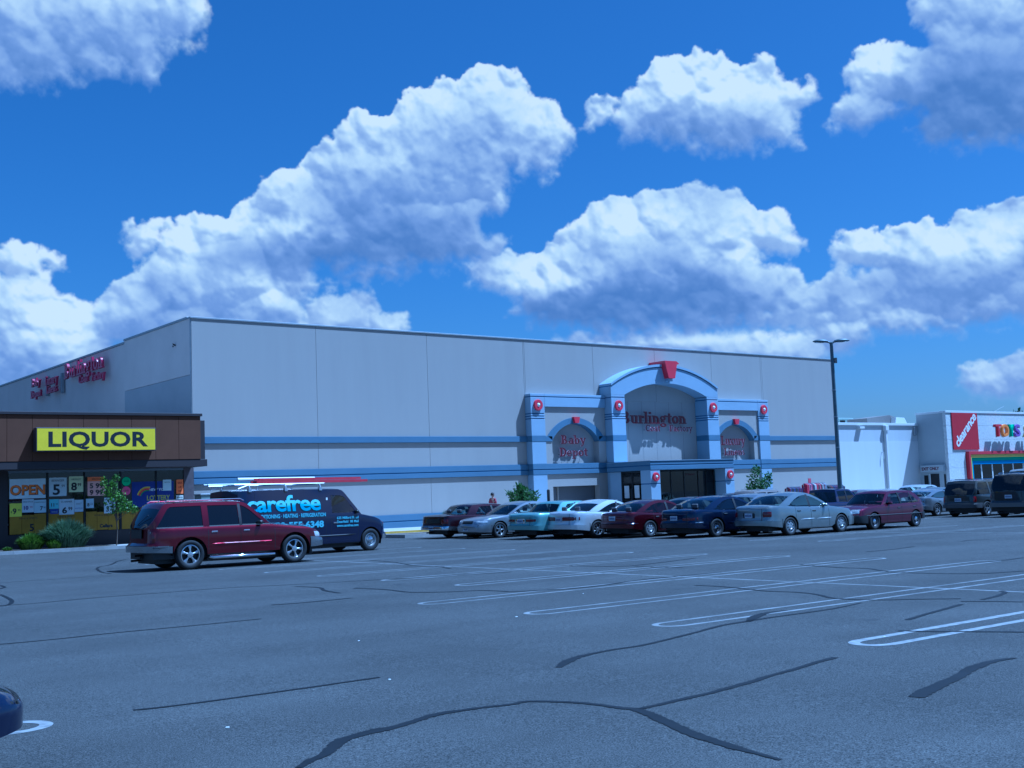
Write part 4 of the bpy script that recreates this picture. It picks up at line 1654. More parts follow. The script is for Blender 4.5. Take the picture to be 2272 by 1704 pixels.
# side wall, left
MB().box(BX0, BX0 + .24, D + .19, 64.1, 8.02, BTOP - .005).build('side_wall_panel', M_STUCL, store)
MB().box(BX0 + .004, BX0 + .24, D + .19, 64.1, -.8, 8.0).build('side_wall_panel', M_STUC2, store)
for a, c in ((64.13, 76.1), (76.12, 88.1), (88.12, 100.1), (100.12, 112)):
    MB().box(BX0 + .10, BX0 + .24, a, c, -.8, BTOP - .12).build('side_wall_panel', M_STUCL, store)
MB().box(BX0 - .03, BX0 - .001, D + .02, D + .12, -.3, BTOP - .01).build('corner_trim', M_COPE, store)
MB().tube([(BX0 - .02, 56.7, 9.7), (BX0 - .14, 56.7, 9.78), (BX0 - .14, 56.7, 9.62)], .05).build('wall_lamp', M_BLACK, store)
# right corner drain pipe
dp = MB().box(BX1 + .02, BX1 + .20, D - .06, D + .10, -.9, BTOP - .1, bev=.02)
dp.build('downspout', mat('downspout_blue', (.09, .15, .28), .6), store)

# --- entrance front: two wings and a taller arched centre
FW, FR, FC = 54.16, 54.28, 53.61     # wing face, wing recess, centre face
NICHE = 54.74


def medallion(x, z, y, parent, r=.34):
    mb = MB()
    prof = [(.30 * r / .34, -.0), (r * .62, -.05), (r * .50, -.05), (r * .42, -.0)]
    mb.lathe([(r, .04), (r, -.09), (r * .93, -.13), (r * .5, -.13), (r * .42, -.09), (r * .42, .04)], 'y', 28, (x, y, z), 0)
    o = mb.build('medallion', M_RED, parent, 40)
    MB().lathe([(r * .41, -.02), (r * .38, -.10), (r * .2, -.17), (0, -.19)], 'y', 20, (x, y, z)).build('medallion_centre', M_WHITE, o, 50)


def pier(x0, x1, y, ytop, zt, parent, yb=D + .3):
    """pier with cap line, three grooves and the blue bands passing through"""
    xs_ = (x0, x1)
    segs = [(-.9, .5, M_LBLUE), (.5, 2.49, M_LBLUE), (3.16, 4.52, M_LBLUE), (4.88, 5.90, M_LBLUE), (5.96, 6.055, M_LBLUE), (6.115, 6.215, M_LBLUE), (6.275, zt - .21, M_LBLUE), (zt - .15, zt, M_LBLUE)]
    for z0, z1, m in segs:
        MB().box(x0, x1, y, yb, z0 + .001, z1 - .001, bev=.012).build('pier_block', m, parent)
    for z0, z1 in ((5.90, 5.96), (6.055, 6.115), (6.215, 6.275), (zt - .21, zt - .15)):
        MB().box(x0 + .03, x1 - .03, y + .05, yb - .01, z0, z1).build('groove', M_GROOVE, parent)
    for z0, z1 in ((4.52, 4.88), (2.83, 3.16), (2.49, 2.775)):
        MB().box(x0 - .004, x1 + .004, y - .015, yb - .012, z0 + .001, z1 - .001, bev=.01).build('blue_band', M_BLUE, parent)
    MB().box(x0 + .02, x1 - .02, y + .03, yb - .01, 2.776, 2.829).build('groove', M_GROOVE, parent)
    medallion((x0 + x1) / 2, (6.275 + zt - .21) / 2, y, parent)


entr = thing('entrance_portico', 'light blue arched store front with two lower wings and red medallions', 'entrance', (0, 0, 0))


def arc(cx, zc, r, a0, a1, n=28):
    return [(cx + r * math.cos(R(a0 + (a1 - a0) * i / n)), zc + r * math.sin(R(a0 + (a1 - a0) * i / n))) for i in range(n + 1)]


def arch_curve(xl, xr_, zs_, zap, n=32):
    """segmental arch through both springings and the apex"""
    w = (xr_ - xl) / 2
    h = zap - zs_
    r = (w * w + h * h) / (2 * h)
    cx, cz = (xl + xr_) / 2, zap - r
    a = math.degrees(math.asin(w / r))
    return arc(cx, cz, r, 90 + a, 90 - a, n)


def wing(px0, px1, rx0, rx1, acx):
    """pier px0..px1, recess rx0..rx1 with an arch centred on acx"""
    ztop = 7.47
    pier(px0, px1, FW, FW, ztop, entr, NICHE)
    # architrave over the recess
    MB().box(rx0, rx1, FW + .001, NICHE, 6.68, ztop - .212, bev=.01).build('architrave', M_LBLUE, entr)
    MB().box(rx0, rx1, FW + .05, NICHE - .01, ztop - .21, ztop - .152).build('groove', M_GROOVE, entr)
    MB().box(rx0, rx1, FW + .001, NICHE, ztop - .15, ztop, bev=.01).build('architrave_cap', M_LBLUE, entr)
    # recess wall with arched opening
    hw_o, hw_i = 2.33, 1.95
    spr_o, spr_i = 4.87, 4.60
    o = arch_curve(acx - hw_o, acx + hw_o, spr_o, 6.02)
    i_ = arch_curve(acx - hw_i, acx + hw_i, spr_i, 5.66)
    m = MB()
    cl = lambda pts: [(min(max(x, rx0), rx1), z) for x, z in pts]
    topl = [(x, 6.679) for x, z in cl(o)]
    m.strip(topl, cl(o), FR, NICHE)
    m.build('recess_wall', M_STUC, entr)
    for a, c in ((rx0, acx - hw_o), (acx + hw_o, rx1)):
        if c - a > .02:
            MB().box(a, c, FR, NICHE, spr_o, 6.679).build('recess_wall', M_STUC, entr)
    m = MB()
    m.strip(cl(o), cl(i_), FR - .05, NICHE - .002)
    m.build('arch_band', M_BLUE, entr)
    for a, c in ((rx0, acx - hw_i), (acx + hw_i, rx1)):
        if c - a > .02:
            MB().box(a, c, FR - .05, NICHE, 4.53, 4.862, bev=.01).build('blue_band', M_BLUE, entr)
            MB().box(a, c, FR, NICHE, 3.16, 4.525).build('recess_wall', M_STUC, entr)
    # small red keystone
    MB().prism([(acx - .16, 5.68), (acx + .16, 5.68), (acx + .25, 6.06), (acx - .25, 6.06)], FR - .22, FR + .1).build('keystone', M_RED, entr)
    # niche back
    MB().box(rx0, rx1, NICHE, NICHE + .1, 3.0, 6.7).build('niche_wall', M_STUC, entr)
    # band at the foot of the niche, with sloped ledge
    MB().box(rx0, rx1, FR - .10, NICHE, 2.83, 3.15, bev=.01).build('blue_band', M_BLUE, entr)
    MB().box(rx0, rx1, FR - .05, NICHE - .01, 2.776, 2.829).build('band_groove', M_GROOVE, entr)
    MB().box(rx0, rx1, FR - .10, NICHE, 2.50, 2.775, bev=.01).build('blue_band', M_BLUE, entr)


wing(44.44, 45.56, 45.562, 50.68, 48.10)
wing(65.78, 66.93, 60.89, 65.778, 63.30)
# lower wall of the left wing with a shuttered bay
for a, c, z0, z1 in ((45.562, 46.08, -.9, 2.495), (49.97, 50.68, -.9, 2.495), (46.082, 49.968, 1.74, 2.495)):
    MB().box(a, c, FR, NICHE, z0, z1).build('recess_wall', M_STUC, entr)
MB().box(46.08, 49.97, NICHE + .3, NICHE + .4, -.9, 1.8).build('bay_wall', M_STUC, entr)
MB().box(46.85, 46.95, NICHE + .05, NICHE + .299, -.9, 1.73).build('bay_pilaster', M_STUC, entr)
MB().box(60.89, 65.778, FR, NICHE, -.9, 2.495).build('recess_wall', M_STUC, entr)

# centre
pier(50.69, 51.90, FC, FC, 7.50, entr, NICHE)
pier(59.72, 60.88, FC, FC, 7.50, entr, NICHE)
ox = arch_curve(50.69, 60.88, 8.22, 9.62)
oi = arch_curve(50.69, 60.88, 8.08, 9.46)
inn = arch_curve(51.92, 59.72, 7.52, 8.36)
m = MB()
m.strip(ox, oi, FC - .06, D - .002)
m.build('arch_cap', M_LBLUE, entr)
m = MB()
oi2 = arch_curve(50.70, 60.87, 8.02, 9.40)
m.strip([(x, z - .001) for x, z in oi], oi2, FC + .06, D - .004)
m.build('groove', M_GROOVE, entr)
inn_full = [(50.70 + (x - 51.92) * (10.17 / 7.80), z) for x, z in inn]
m = MB()
# spandrel between groove and inner arch
n = len(oi2)
low = []
for x, z in oi2:
    if x < 51.92 or x > 59.72:
        low.append((x, 7.502))
    else:
        best = min(inn, key=lambda p: abs(p[0] - x))
        j = min(range(len(inn) - 1), key=lambda k: 0 if inn[k][0] <= x <= inn[k + 1][0] else 1)
        t = (x - inn[j][0]) / (inn[j + 1][0] - inn[j][0])
        low.append((x, inn[j][1] + t * (inn[j + 1][1] - inn[j][1])))
m.strip([(x, z - .001) for x, z in oi2], low, FC, D - .006)
m.build('arch_face', M_LBLUE, entr)
MB().box(51.90, 59.72, NICHE, NICHE + .1, 2.5, 8.6).build('niche_wall', M_STUC, entr)
MB().box(51.9, 59.7, D - .006, NICHE + .05, 8.37, 8.6).build('niche_soffit', M_STUC, entr)
for xj in (53.2, 54.5, 55.8, 57.1, 58.4):
    MB().box(xj - .008, xj + .008, NICHE - .004, NICHE + .02, 3.0, 8.3).build('wall_joint', M_JOINT, entr)
# big red keystone running back to the wall
k = MB()
k.prism([(55.66, 8.66), (56.26, 8.66), (56.50, 9.62), (56.66, 9.62), (56.70, 9.68), (56.45, 9.82), (55.34, 9.82), (55.42, 9.5)], FC - .42, D - .01)
k.build('keystone', M_RED, entr)
MB().box(55.74, 56.18, FC - .25, FC - .001, 8.48, 8.657).build('keystone_foot', M_LBLUE, entr)

# signs: each word of raised letters
def sign(name, label, words, y=NICHE - .33, depth=.055):
    t = thing(name, label, 'sign', (0, 0, 0))
    for w, x0, x1, z, h in words:
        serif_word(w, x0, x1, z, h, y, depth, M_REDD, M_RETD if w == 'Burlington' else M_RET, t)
    mb = MB()
    for w, x0, x1, z, h in words:
        n = len(w)
        for i in range(n):
            xx = x0 + (x1 - x0) * (i + .35) / n
            mb.tube([(xx, y + depth, z + h * .25), (xx, NICHE + .01, z + h * .25)], .012, 5)
    mb.build('standoff', M_FRAME, t)
    return t


sign('wall_sign', 'three words of raised dark red serif letters in the central arch', [('Burlington', 52.35, 58.45, 5.70, .80), ('Coat', 54.45, 55.87, 5.18, .44), ('Factory', 56.72, 58.98, 5.18, .44)])
sign('wall_sign', 'two lines of raised dark red serif letters in the left wing arch', [('Baby', 46.98, 49.08, 4.38, .55), ('Depot', 46.82, 49.22, 3.60, .55)])
sign('wall_sign', 'two lines of raised dark red serif letters in the right wing arch', [('Luxury', 61.85, 64.45, 4.22, .66), ('Linens', 62.15, 64.35, 3.50, .50)])

# side wall sign
t = thing('wall_sign', 'purple red raised lettering high on the shaded side wall', 'sign')
YS_ = BX0 - .38
M_SIDEL = mat('sign_letter_purple', (0.36, 0.03, 0.10), 0.4)
for w, y0, y1, z, h in (('Burlington', 73.75, 66.65, 9.64, .95), ('Coat', 71.0, 69.2, 9.10, .5), ('Factory', 68.6, 66.45, 9.02, .5), ('Baby', 80.8, 78.9, 9.8, .55), ('Depot', 80.95, 78.6, 9.04, .5), ('Luxury', 77.7, 75.2, 9.6, .6), ('Linens', 77.5, 75.2, 9.05, .5)):
    tot = sum(GLY[c][0] for c in w)
    wx = (y0 - y1) / tot
    yy_ = y0
    for c in w:
        mb, adv = letter_mb(c, h, .14, wx)
        mb.m = [0] * len(mb.f)
        o = mb.build('letter', [M_SIDEL], t, fix=True)
        o.location = (YS_, yy_, z)
        o.rotation_euler = (0, 0, R(-90))
        yy_ -= adv
for y, z0, z1 in ((78.2, 9.0, 10.3), (75.0, 8.9, 10.2)):
    MB().box(BX0 - .16, BX0 + .05, y - .02, y + .16, z0, z1, bev=.02).build('sign_cabinet', M_COPE, t)

# --- canopy and vestibule
YC = 49.73
XC0, XC1 = 50.02, 57.66
can = thing('entrance_canopy', 'flat blue canopy projecting over the glass entrance doors', 'canopy')
gf = gz(54, 50) + .13
MB().box(XC0, XC1, YC, 53.60, 2.84, 3.07, bev=.015).build('fascia', M_BLUE, can)
MB().box(XC0 + .04, XC1 - .04, YC + .05, 53.60, 2.785, 2.838).build('groove', M_GROOVE, can)
MB().box(XC0, XC1, YC, 53.60, 2.52, 2.783, bev=.015).build('fascia', M_BLUE, can)
MB().box(XC0 - .03, XC1 + .03, YC - .04, 53.60, 3.072, 3.10).build('canopy_cap', M_LBLUE, can)
for x0, x1 in ((XC0, 50.86), (56.80, XC1)):
    c = MB().box(x0, x1, YC + .02, YC + .88, 1.72, 2.518, bev=.012).build('column', M_LBLUE, can)
    MB().box(x0 + .02, x1 - .02, YC + .05, YC + .85, 1.66, 1.718).build('groove', M_GROOVE, can)
    MB().box(x0, x1, YC + .02, YC + .88, gf - .3, 1.658, bev=.012).build('column', M_LBLUE, can)
    medallion((x0 + x1) / 2, 2.10, YC + .02, can, .27)

ves = thing('glass_vestibule', 'dark framed glass vestibule under the blue canopy', 'vestibule')
zt = 2.50


def glazed(axis, c, u0, u1, cols, rails, parent, door=False, wbar=.06):
    """a glazed screen: axis 'x' runs along x at y=c"""
    def bx(a0, a1, z0, z1, th):
        if axis == 'x':
            return MB().box(a0, a1, c - th, c + th, z0, z1)
        return MB().box(c - th, c + th, a0, a1, z0, z1)
    fr = MB()
    edges = [u0] + cols + [u1]
    for e in edges:
        q = bx(e - wbar / 2, e + wbar / 2, gf, zt, .04)
        fr.add(q.v, q.f)
    for z in rails:
        for a, b_ in zip(edges, edges[1:]):
            q = bx(a + wbar / 2, b_ - wbar / 2, z - .045, z + .045, .035)
            fr.add(q.v, q.f)
    fr.build('window_frame', M_FRAME, parent)
    for a, b_ in zip(edges, edges[1:]):
        bx(a + wbar / 2, b_ - wbar / 2, gf + .04, zt - .04, .006).build('pane', G_STORE, parent)


glazed('x', 50.72, 50.93, 56.76, [51.55, 52.75, 53.95, 55.25, 56.0], [zt - .05, gf + .08], ves)
glazed('y', 50.33, 50.80, 52.55, [51.65], [zt - .05, 1.76, .70, gf + .06], ves, wbar=.13)
glazed('y', 57.20, 50.80, 53.55, [51.5, 52.4], [zt - .05, 1.76, .70, gf + .06], ves, wbar=.13)
MB().box(50.28, 50.45, 52.62, 53.60, gf, zt, bev=.01).build('side_wall', M_LBLUE, ves)
MB().box(52.0, 59.7, 53.9, 54.0, gf - .2, 2.5).build('inner_wall', mat('interior_dark', (.06, .06, .065), .9, var=.3, scale=2), ves)
MB().box(50.3, 57.3, 50.9, 53.6, gf - .02, gf + .004).build('entrance_mat', M_BLACK, ves)
for x, w, z0, z1 in ((53.35, .55, .0, .95), (52.1, .5, .6, 1.3)):
    MB().box(x, x + w, 50.735, 50.745, z0, z1).build('poster', M_POSTER, ves)
for y in (51.05, 51.95):
    MB().box(50.292, 50.300, y, y + .42, .85, 1.62).build('poster', M_POSTER, ves)
text('lettering', 'Burlington', .17, M_REDD, ves, (54.1, 50.70, 2.15), sx=1.2)

# things standing by the entrance
def bollard(x, y, z1, label):
    o = ground_thing('bollard', label, 'bollard', x, y, 0, 'bollards by the entrance')
    MB().lathe([(.09, 0), (.09, z1 - .04), (.06, z1), (0, z1 + .01)], 'z', 14).build('post', M_FRAME, o, 40)


bollard(44.0, 52.3, 2.0, 'dark round post at the foot of the left wing')
bollard(50.2, 51.6, 1.9, 'dark round post beside the glass vestibule wall')
o = ground_thing('sandwich_board', 'small white leaning sign against the blue vestibule wall', 'sign', 49.1, 51.9, R(20), dz=.13)
MB().prism([(-.12, 0), (.10, 0), (.18, 1.15), (-.02, 1.15)], -.03, .03).build('board', M_WHITE, o)
MB().box(-.1, -.06, .03, .3, 0, .9).build('prop', M_FRAME, o)

# ------------------------------------------------------------------ liquor store
M_BROWN = mat('brown_fascia_panel', (0.115, 0.058, 0.032), .85, var=.10, scale=1.2, bump=.1, spec=.15)
M_BROWND = mat('dark_brown_metal', (0.030, 0.022, 0.022), .6)
M_YEL = mat('sign_yellow', (0.80, 0.64, 0.003), .6, var=.05, spec=.1)
M_INK = mat('sign_ink_black', (0.012, 0.014, 0.018), .5)
M_INT = mat('shop_interior', (.05, .05, .06), .9, var=.4, scale=3)
G_SHOP = glass('shop_glass', (0.30, 0.33, 0.36), opaque=.35, base=(.012, .013, .018))
liq = thing('liquor_store', 'low brown fronted shop with windows full of price posters', 'shop')
YF, YSH = 49.6, 51.5
xj = [-8.5] + [12.97 - .01 - 1.04 * k for k in range(20, 0, -1) if 12.97 - 1.04 * k > -8] + [12.97, 13.97, 15.01, 16.06, 17.10, 18.13, 19.20, 20.26, 21.29]
for a, c in zip(xj, xj[1:]):
    if c > 5:
        MB().box(a + .006, c - .006, YF, YF + .06, 3.57, 5.50, bev=.004).build('fascia_panel', M_BROWN, liq)
MB().box(-8.5, 21.28, YF + .065, YF + .3, 3.5, 5.5).build('fascia_backing', M_BROWND, liq)
MB().box(-8.5, 21.36, YF - .06, YF + .35, 5.505, 5.63, bev=.01).build('coping', M_BROWND, liq)
MB().box(-8.5, 21.60, YF + .02, YSH + .1, 3.24, 3.56, bev=.01).build('soffit_beam', M_BROWND, liq)
MB().box(21.30, 21.60, YF + .25, 53.9, 3.565, 5.34, bev=.01).build('end_return', M_BROWND, liq)
MB().box(-8.5, 21.28, YF + .32, 66, 5.3, 5.45).build('roof', M_ROOF, liq)
MB().box(21.24, 21.72, YSH - .05, 53.4, -.1, 3.235).build('end_wall', mat('end_wall_brick', (.10, .08, .085), .9, var=.2, scale=6), liq)
MB().box(12.9, 13.5, YSH - .05, YSH + .3, -.1, 3.235).build('end_wall', M_BROWND, liq)
MB().box(-8.5, 12.88, YSH - .02, YSH + .3, -.1, 3.235).build('front_wall', M_BROWND, liq)
MB().box(13.5, 21.24, YSH - .04, YSH + .2, -.1, .54).build('stall_riser', M_BROWND, liq)
MB().box(13.0, 21.3, YSH + 2.2, YSH + 2.3, -.1, 3.3).build('interior_wall', M_INT, liq)
MB().box(13.52, 21.22, YSH - .05, YSH + .05, 3.14, 3.233).build('window_head', mat('grey_metal', (.22, .24, .27), .5, .3), liq)
mx = [13.5, 15.12, 16.69, 18.29, 19.92, 21.24]
for a in mx[1:-1]:
    MB().box(a - .035, a + .035, YSH - .045, YSH + .045, .542, 3.138).build('mullion', M_FRAME, liq)
for a, c in zip(mx, mx[1:]):
    MB().box(a + .036, c - .036, YSH - .006, YSH + .006, .545, 3.135).build('shop_window', G_SHOP, liq)
for k in range(9):
    x = 13.9 + .82 * k
    MB().box(x, x + .5, YSH + .6, YSH + 1.0, .1, random.uniform(1.2, 2.0), bev=.01).build('display_shelf', M_INT, liq)
for x, z in ((13.62, .98), (16.05, 1.14)):
    MB().lathe([(.05, 0), (.045, .02), (0, .03)], 'y', 12, (x, YSH + .3, z)).build('spot_lamp', M_WHITE, liq)

ls = thing('liquor_sign', 'bright yellow box sign reading LIQUOR on the brown fascia', 'sign')
MB().box(14.0, 19.05, YF - .42, YF - .02, 3.95, 4.94, bev=.012).build('sign_box', mat('sign_box_side', (.05, .04, .05), .5), ls)
MB().box(14.04, 19.01, YF - .428, YF - .4205, 3.99, 4.90).build('sign_face', M_YEL, ls)
text('lettering', 'LIQUOR', .86, M_INK, ls, (16.53, YF - .4305, 4.16), ext=.001, bold=.026, align='CENTER', space=1.03, fit=4.2)

# window posters, each a sheet behind or on the glass
def pm(c):
    return mat('poster_%02d%02d%02d' % tuple(int(v * 99) for v in c), c, .75, var=.08, scale=3)


POST = [
    ('white poster reading OPEN in orange letters', 13.57, 15.05, 2.06, 2.90, (0.80, 0.84, 0.84), [('OPEN', .56, (.75, .22, .03), .5, .18, 1.0, .014)]),
    ('white price poster with a large 5 right of the OPEN poster', 15.19, 15.93, 2.12, 2.92, (0.72, 0.75, 0.75), [('5', .62, None, .42, .07, 1.1, .016), ('BERINGER', .13, None, .5, .63, .9, .0), ('.99', .16, None, .78, .38, .9, .0)]),
    ('pale yellow price poster with a large 8', 16.03, 16.65, 2.27, 2.96, (0.80, 0.81, 0.43), [('8', .46, None, .35, .09, 1.1, .014), ('99', .18, None, .72, .26, .9, .005), ('ABSOLUT', .11, None, .5, .52, .9, 0)]),
    ('pink price poster with 5 and 9', 16.83, 17.60, 2.08, 2.72, (0.85, 0.48, 0.41), [('5 99', .30, None, .5, .34, 1.1, .01), ('9 99', .30, None, .5, .05, 1.1, .01)]),
    ('orange strip poster above the pink one', 16.83, 17.60, 2.725, 2.91, (0.85, 0.22, 0.06), [('SPECIAL', .11, None, .5, .05, 1., 0)]),
    ('white notice above the lottery banner', 20.23, 20.63, 2.21, 2.71, (0.65, 0.72, 0.72), [('NOTICE', .07, None, .5, .36, 1., 0)]),
    ('orange poster at the right end of the window', 20.87, 21.20, 2.05, 2.70, (0.85, 0.20, 0.04), [('SALE', .12, (.3, .03, .02), .5, .46, .8, .003), ('5.99', .11, (.3, .03, .02), .5, .26, .8, .003), ('9.99', .11, (.3, .03, .02), .5, .08, .8, .003)]),
    ('small white OPEN SUNDAYS style card under the orange poster', 20.85, 21.20, 1.80, 1.98, (0.65, 0.65, 0.58), [('SCRATCH', .08, None, .5, .05, .8, .002)]),
    ('bright yellow price poster lowest at the left', 13.58, 14.07, 1.31, 1.87, (0.85, 0.85, 0.06), [('9', .32, None, .4, .12, 1., .01), ('$', .12, None, .15, .16, 1., 0), ('99', .13, None, .78, .22, .9, 0)]),
    ('white price poster with 10 under the OPEN poster', 14.08, 14.56, 1.47, 2.03, (0.72, 0.75, 0.78), [('10', .22, (.05, .02, .2), .3, .12, 1., .008), ('99', .12, (.3, .02, .1), .78, .18, .9, 0), ('VENDANGE', .08, None, .5, .42, 1., 0)]),
    ('white price poster with 7', 14.57, 15.07, 1.44, 1.99, (0.67, 0.75, 0.78), [('7', .24, None, .6, .1, 1., .006), ('99', .10, None, .86, .18, .9, 0), ('CHARDONNAY', .07, None, .5, .42, .95, 0)]),
    ('pale cyan price poster with 11', 15.20, 15.60, 1.58, 1.99, (0.43, 0.72, 0.75), [('11', .2, None, .35, .1, 1., .006), ('99', .1, None, .78, .16, .9, 0)]),
    ('small blue card below the cyan poster', 15.24, 15.58, 1.36, 1.56, (0.06, 0.07, 0.36), [('WINE', .1, (.5, .5, .5), .5, .05, 1., 0)]),
    ('white price poster with a large 6', 15.61, 16.25, 1.31, 1.98, (0.72, 0.75, 0.78), [('6', .36, None, .36, .06, 1.2, .012), ('99', .2, None, .74, .18, .9, .005), ('SCHINNER', .1, None, .5, .52, 1., 0)]),
    ('white poster right of the large 6', 16.26, 16.65, 1.41, 1.93, (0.67, 0.72, 0.78), [('LILLY', .1, None, .5, .32, 1., 0), ('BOTTLES', .08, (.05, .1, .4), .5, .12, 1., 0)]),
    ('small white poster with 8', 16.76, 17.10, 1.55, 1.96, (0.61, 0.70, 0.78), [('8', .2, None, .3, .08, 1., .006), ('22', .12, None, .7, .14, 1., 0)]),
    ('tall white poster with 3 behind the young tree', 17.55, 18.06, 1.29, 1.98, (0.67, 0.72, 0.75), [('3', .3, None, .3, .08, 1., .008), ('99', .14, None, .72, .2, 1., 0)]),
]
pg = 'posters in the liquor store window'
for lab, x0, x1, z0, z1, c, txt in POST:
    o = thing('poster', lab, 'poster', (x0, YSH - (.05 if x0 > 20 else .02), z0), 0, pg)
    MB().box(0, x1 - x0, -.003, .003, 0, z1 - z0).build('sheet', pm(c), o)
    for body_, sz, col, fx, fz, sx_, bd in txt:
        if body_ == 'OPEN':
            text('lettering', body_, sz, M_INK, o, ((x1 - x0) * fx + .015, -.0045, fz - .01), ext=.0004, bold=.030, align='CENTER', sx=sx_)
        text('lettering', body_, sz, pm(col) if col else M_INK, o, ((x1 - x0) * fx, -.006, fz), ext=.0006, bold=bd, align='CENTER', sx=sx_)
# round stickers
for lab, x, z, c in (('round green sticker high in the shop window', 18.55, 2.68, (.08, .60, .20)), ('round pink sticker below the green one', 18.54, 2.26, (.65, .10, .25))):
    o = thing('sticker', lab, 'sticker', (x, YSH - .02, z), 0, 'round stickers in the window')
    MB().lathe([(0, -.006), (.19, -.006), (.20, -.003), (.20, .004)], 'y', 28).build('disc', pm(c), o)
    text('lettering', 'WINES', .1, M_INK, o, (0, -.008, -.03), ext=.0006, align='CENTER', sx=.8)
# banners
o = thing('lottery_banner', 'dark blue window banner with a rainbow arc and yellow lettering', 'banner', (18.80, YSH - .02, 1.50))
MB().box(0, 1.95, -.003, .003, 0, 1.15).build('sheet', pm((.03, .035, .22)), o)
for k, c in enumerate(((.6, .5, .03), (.6, .15, .02), (.5, .02, .05), (.1, .3, .05))):
    mb = MB()
    mb.strip(arc(.72, .42, .5 - .05 * k, 165, 75, 12), arc(.72, .42, .455 - .05 * k, 165, 75, 12), -.006, -.0032)
    mb.build('rainbow_stripe', pm(c), o)
text('lettering', 'NEW YORK', .16, M_WHITE, o, (.78, -.005, .72), ext=.0006, bold=.004, sx=1.1)
text('lettering', 'LOTTERY', .30, pm((.45, .42, .05)), o, (.68, -.005, .30), ext=.0006, bold=.008, sx=.85)
for lab, x0, x1, word in (('mustard paper banner with a faded 5 in the left window bay', 13.58, 15.08, '5'), ('mustard paper banner in the second window bay', 15.17, 16.65, 'SPIRITS'), ('mustard paper banner listing Cellars in the third bay', 16.76, 18.22, 'Cellars'), ('mustard paper banner behind the young tree', 18.34, 19.86, 'WINES'), ('mustard paper banner right of the young tree', 19.98, 21.18, 'Cellars')):
    o = thing('banner', lab, 'banner', (x0, YSH - .015, .56), 0, 'mustard paper banners along the window foot')
    w = x1 - x0
    for k in range(3):
        a, c = w * k / 3, w * (k + 1) / 3
        MB().box(a, c - .012, -.003 - .0008 * k, .003, .0 + .02 * (k % 2), .83 - .03 * (k % 2)).build('sheet', mat('mustard_paper', (.34, .21, .008), .8, var=.2, scale=2), o)
    text('lettering', word, .42 if word == '5' else .2, M_INK, o, (w * .6, -.008, .12), ext=.0006, bold=.01, align='CENTER')
    text('lettering', 'WINE & SPIRITS', .11, M_INK, o, (w * .5, -.008, .62), ext=.0006, align='CENTER')

# ------------------------------------------------------------------ white block and toy store
M_WBLK = mat('white_block_wall', (0.60, 0.60, 0.59), .85, var=.05, scale=.8, streak=True)
M_WBLK2 = mat('white_block_upper', (0.52, 0.53, 0.54), .88, var=.08, scale=.8, streak=True)
M_WTRIM = mat('white_roof_edge', (.66, .66, .65), .7)
wb_ = thing('white_annex', 'long low white block building between the two stores', 'building')
MB().box(BX1 + .25, 86.83, D + .02, 90, -1.4, 5.6).build('core', M_WBLK, wb_)
MB().box(BX1 + .22, 86.83, D - .02, D + .018, -1.4, 4.42).build('front_wall', M_WBLK, wb_)
MB().box(BX1 + .22, 86.83, D, D + .018, 4.421, 5.72).build('upper_wall', M_WBLK2, wb_)
MB().box(BX1 + .22, 86.82, D - .12, D + .3, 5.722, 5.92, bev=.01).build('roof_edge', M_WTRIM, wb_)
MB().box(81.95, 82.2, D - .24, D - .022, -1.2, 5.6, bev=.02).build('downspout', M_WTRIM, wb_)
MB().box(81.85, 82.30, D - .34, D - .022, 5.3, 5.7, bev=.02).build('gutter_box', M_WTRIM, wb_)
MB().box(78.35, 78.95, D - .34, D - .022, 5.45, 5.62).build('scupper', M_WTRIM, wb_)
MB().tube([(81.5, D - .03, 3.55), (81.5, D - .2, 3.55), (81.45, D - .2, 3.0)], .04).build('pipe_elbow', M_WTRIM, wb_)
MB().box(86.2, 86.55, D - .2, D - .022, 4.9, 5.6, bev=.02).build('floodlight', M_COPE, wb_)

M_UNIT = mat('duct_beige', (.21, .195, .18), .6, var=.1)
ru = thing('rooftop_unit', 'long beige air unit with a slanted white hood on the white annex roof', 'air unit', (84.3, D + 3, 5.6))
MB().add([(0, 0, 0), (4.6, 0, 0), (4.6, 2, 0), (0, 2, 0), (-.1, 0, .95), (3.2, 0, 1.25), (3.2, 2, 1.25), (-.1, 2, .95), (4.6, 0, 1.0), (4.6, 2, 1.0)],
         [(0, 1, 8, 5, 4), (2, 3, 7, 6, 9), (4, 5, 6, 7), (5, 8, 9, 6), (1, 2, 9, 8), (0, 4, 7, 3)]).build('housing', M_UNIT, ru)
MB().prism([(3.3, .5), (5.2, .3), (4.7, 1.0), (3.45, 1.05)], -.5, -.02).build('hood', M_WHITE, ru)
MB().box(5.6, 7.2, 0, 1, 0, .55).build('vent_box', M_COPE, ru)
ru2 = thing('rooftop_unit', 'small pale green roof plant box beside the lamp pole', 'air unit', (84.4, D + 6, 5.6))
MB().box(0, 2.2, 0, 2, 0, 1.2, bev=.03).build('housing', mat('plant_green_grey', (.34, .42, .38), .6, var=.15), ru2)
MB().box(2.3, 3.1, .2, 1.6, 0, .95, bev=.03).build('fan_box', M_COPE, ru2)
MB().box(.2, .9, -.02, -.002, .2, 1.0).build('louvre', M_FRAME, ru2)

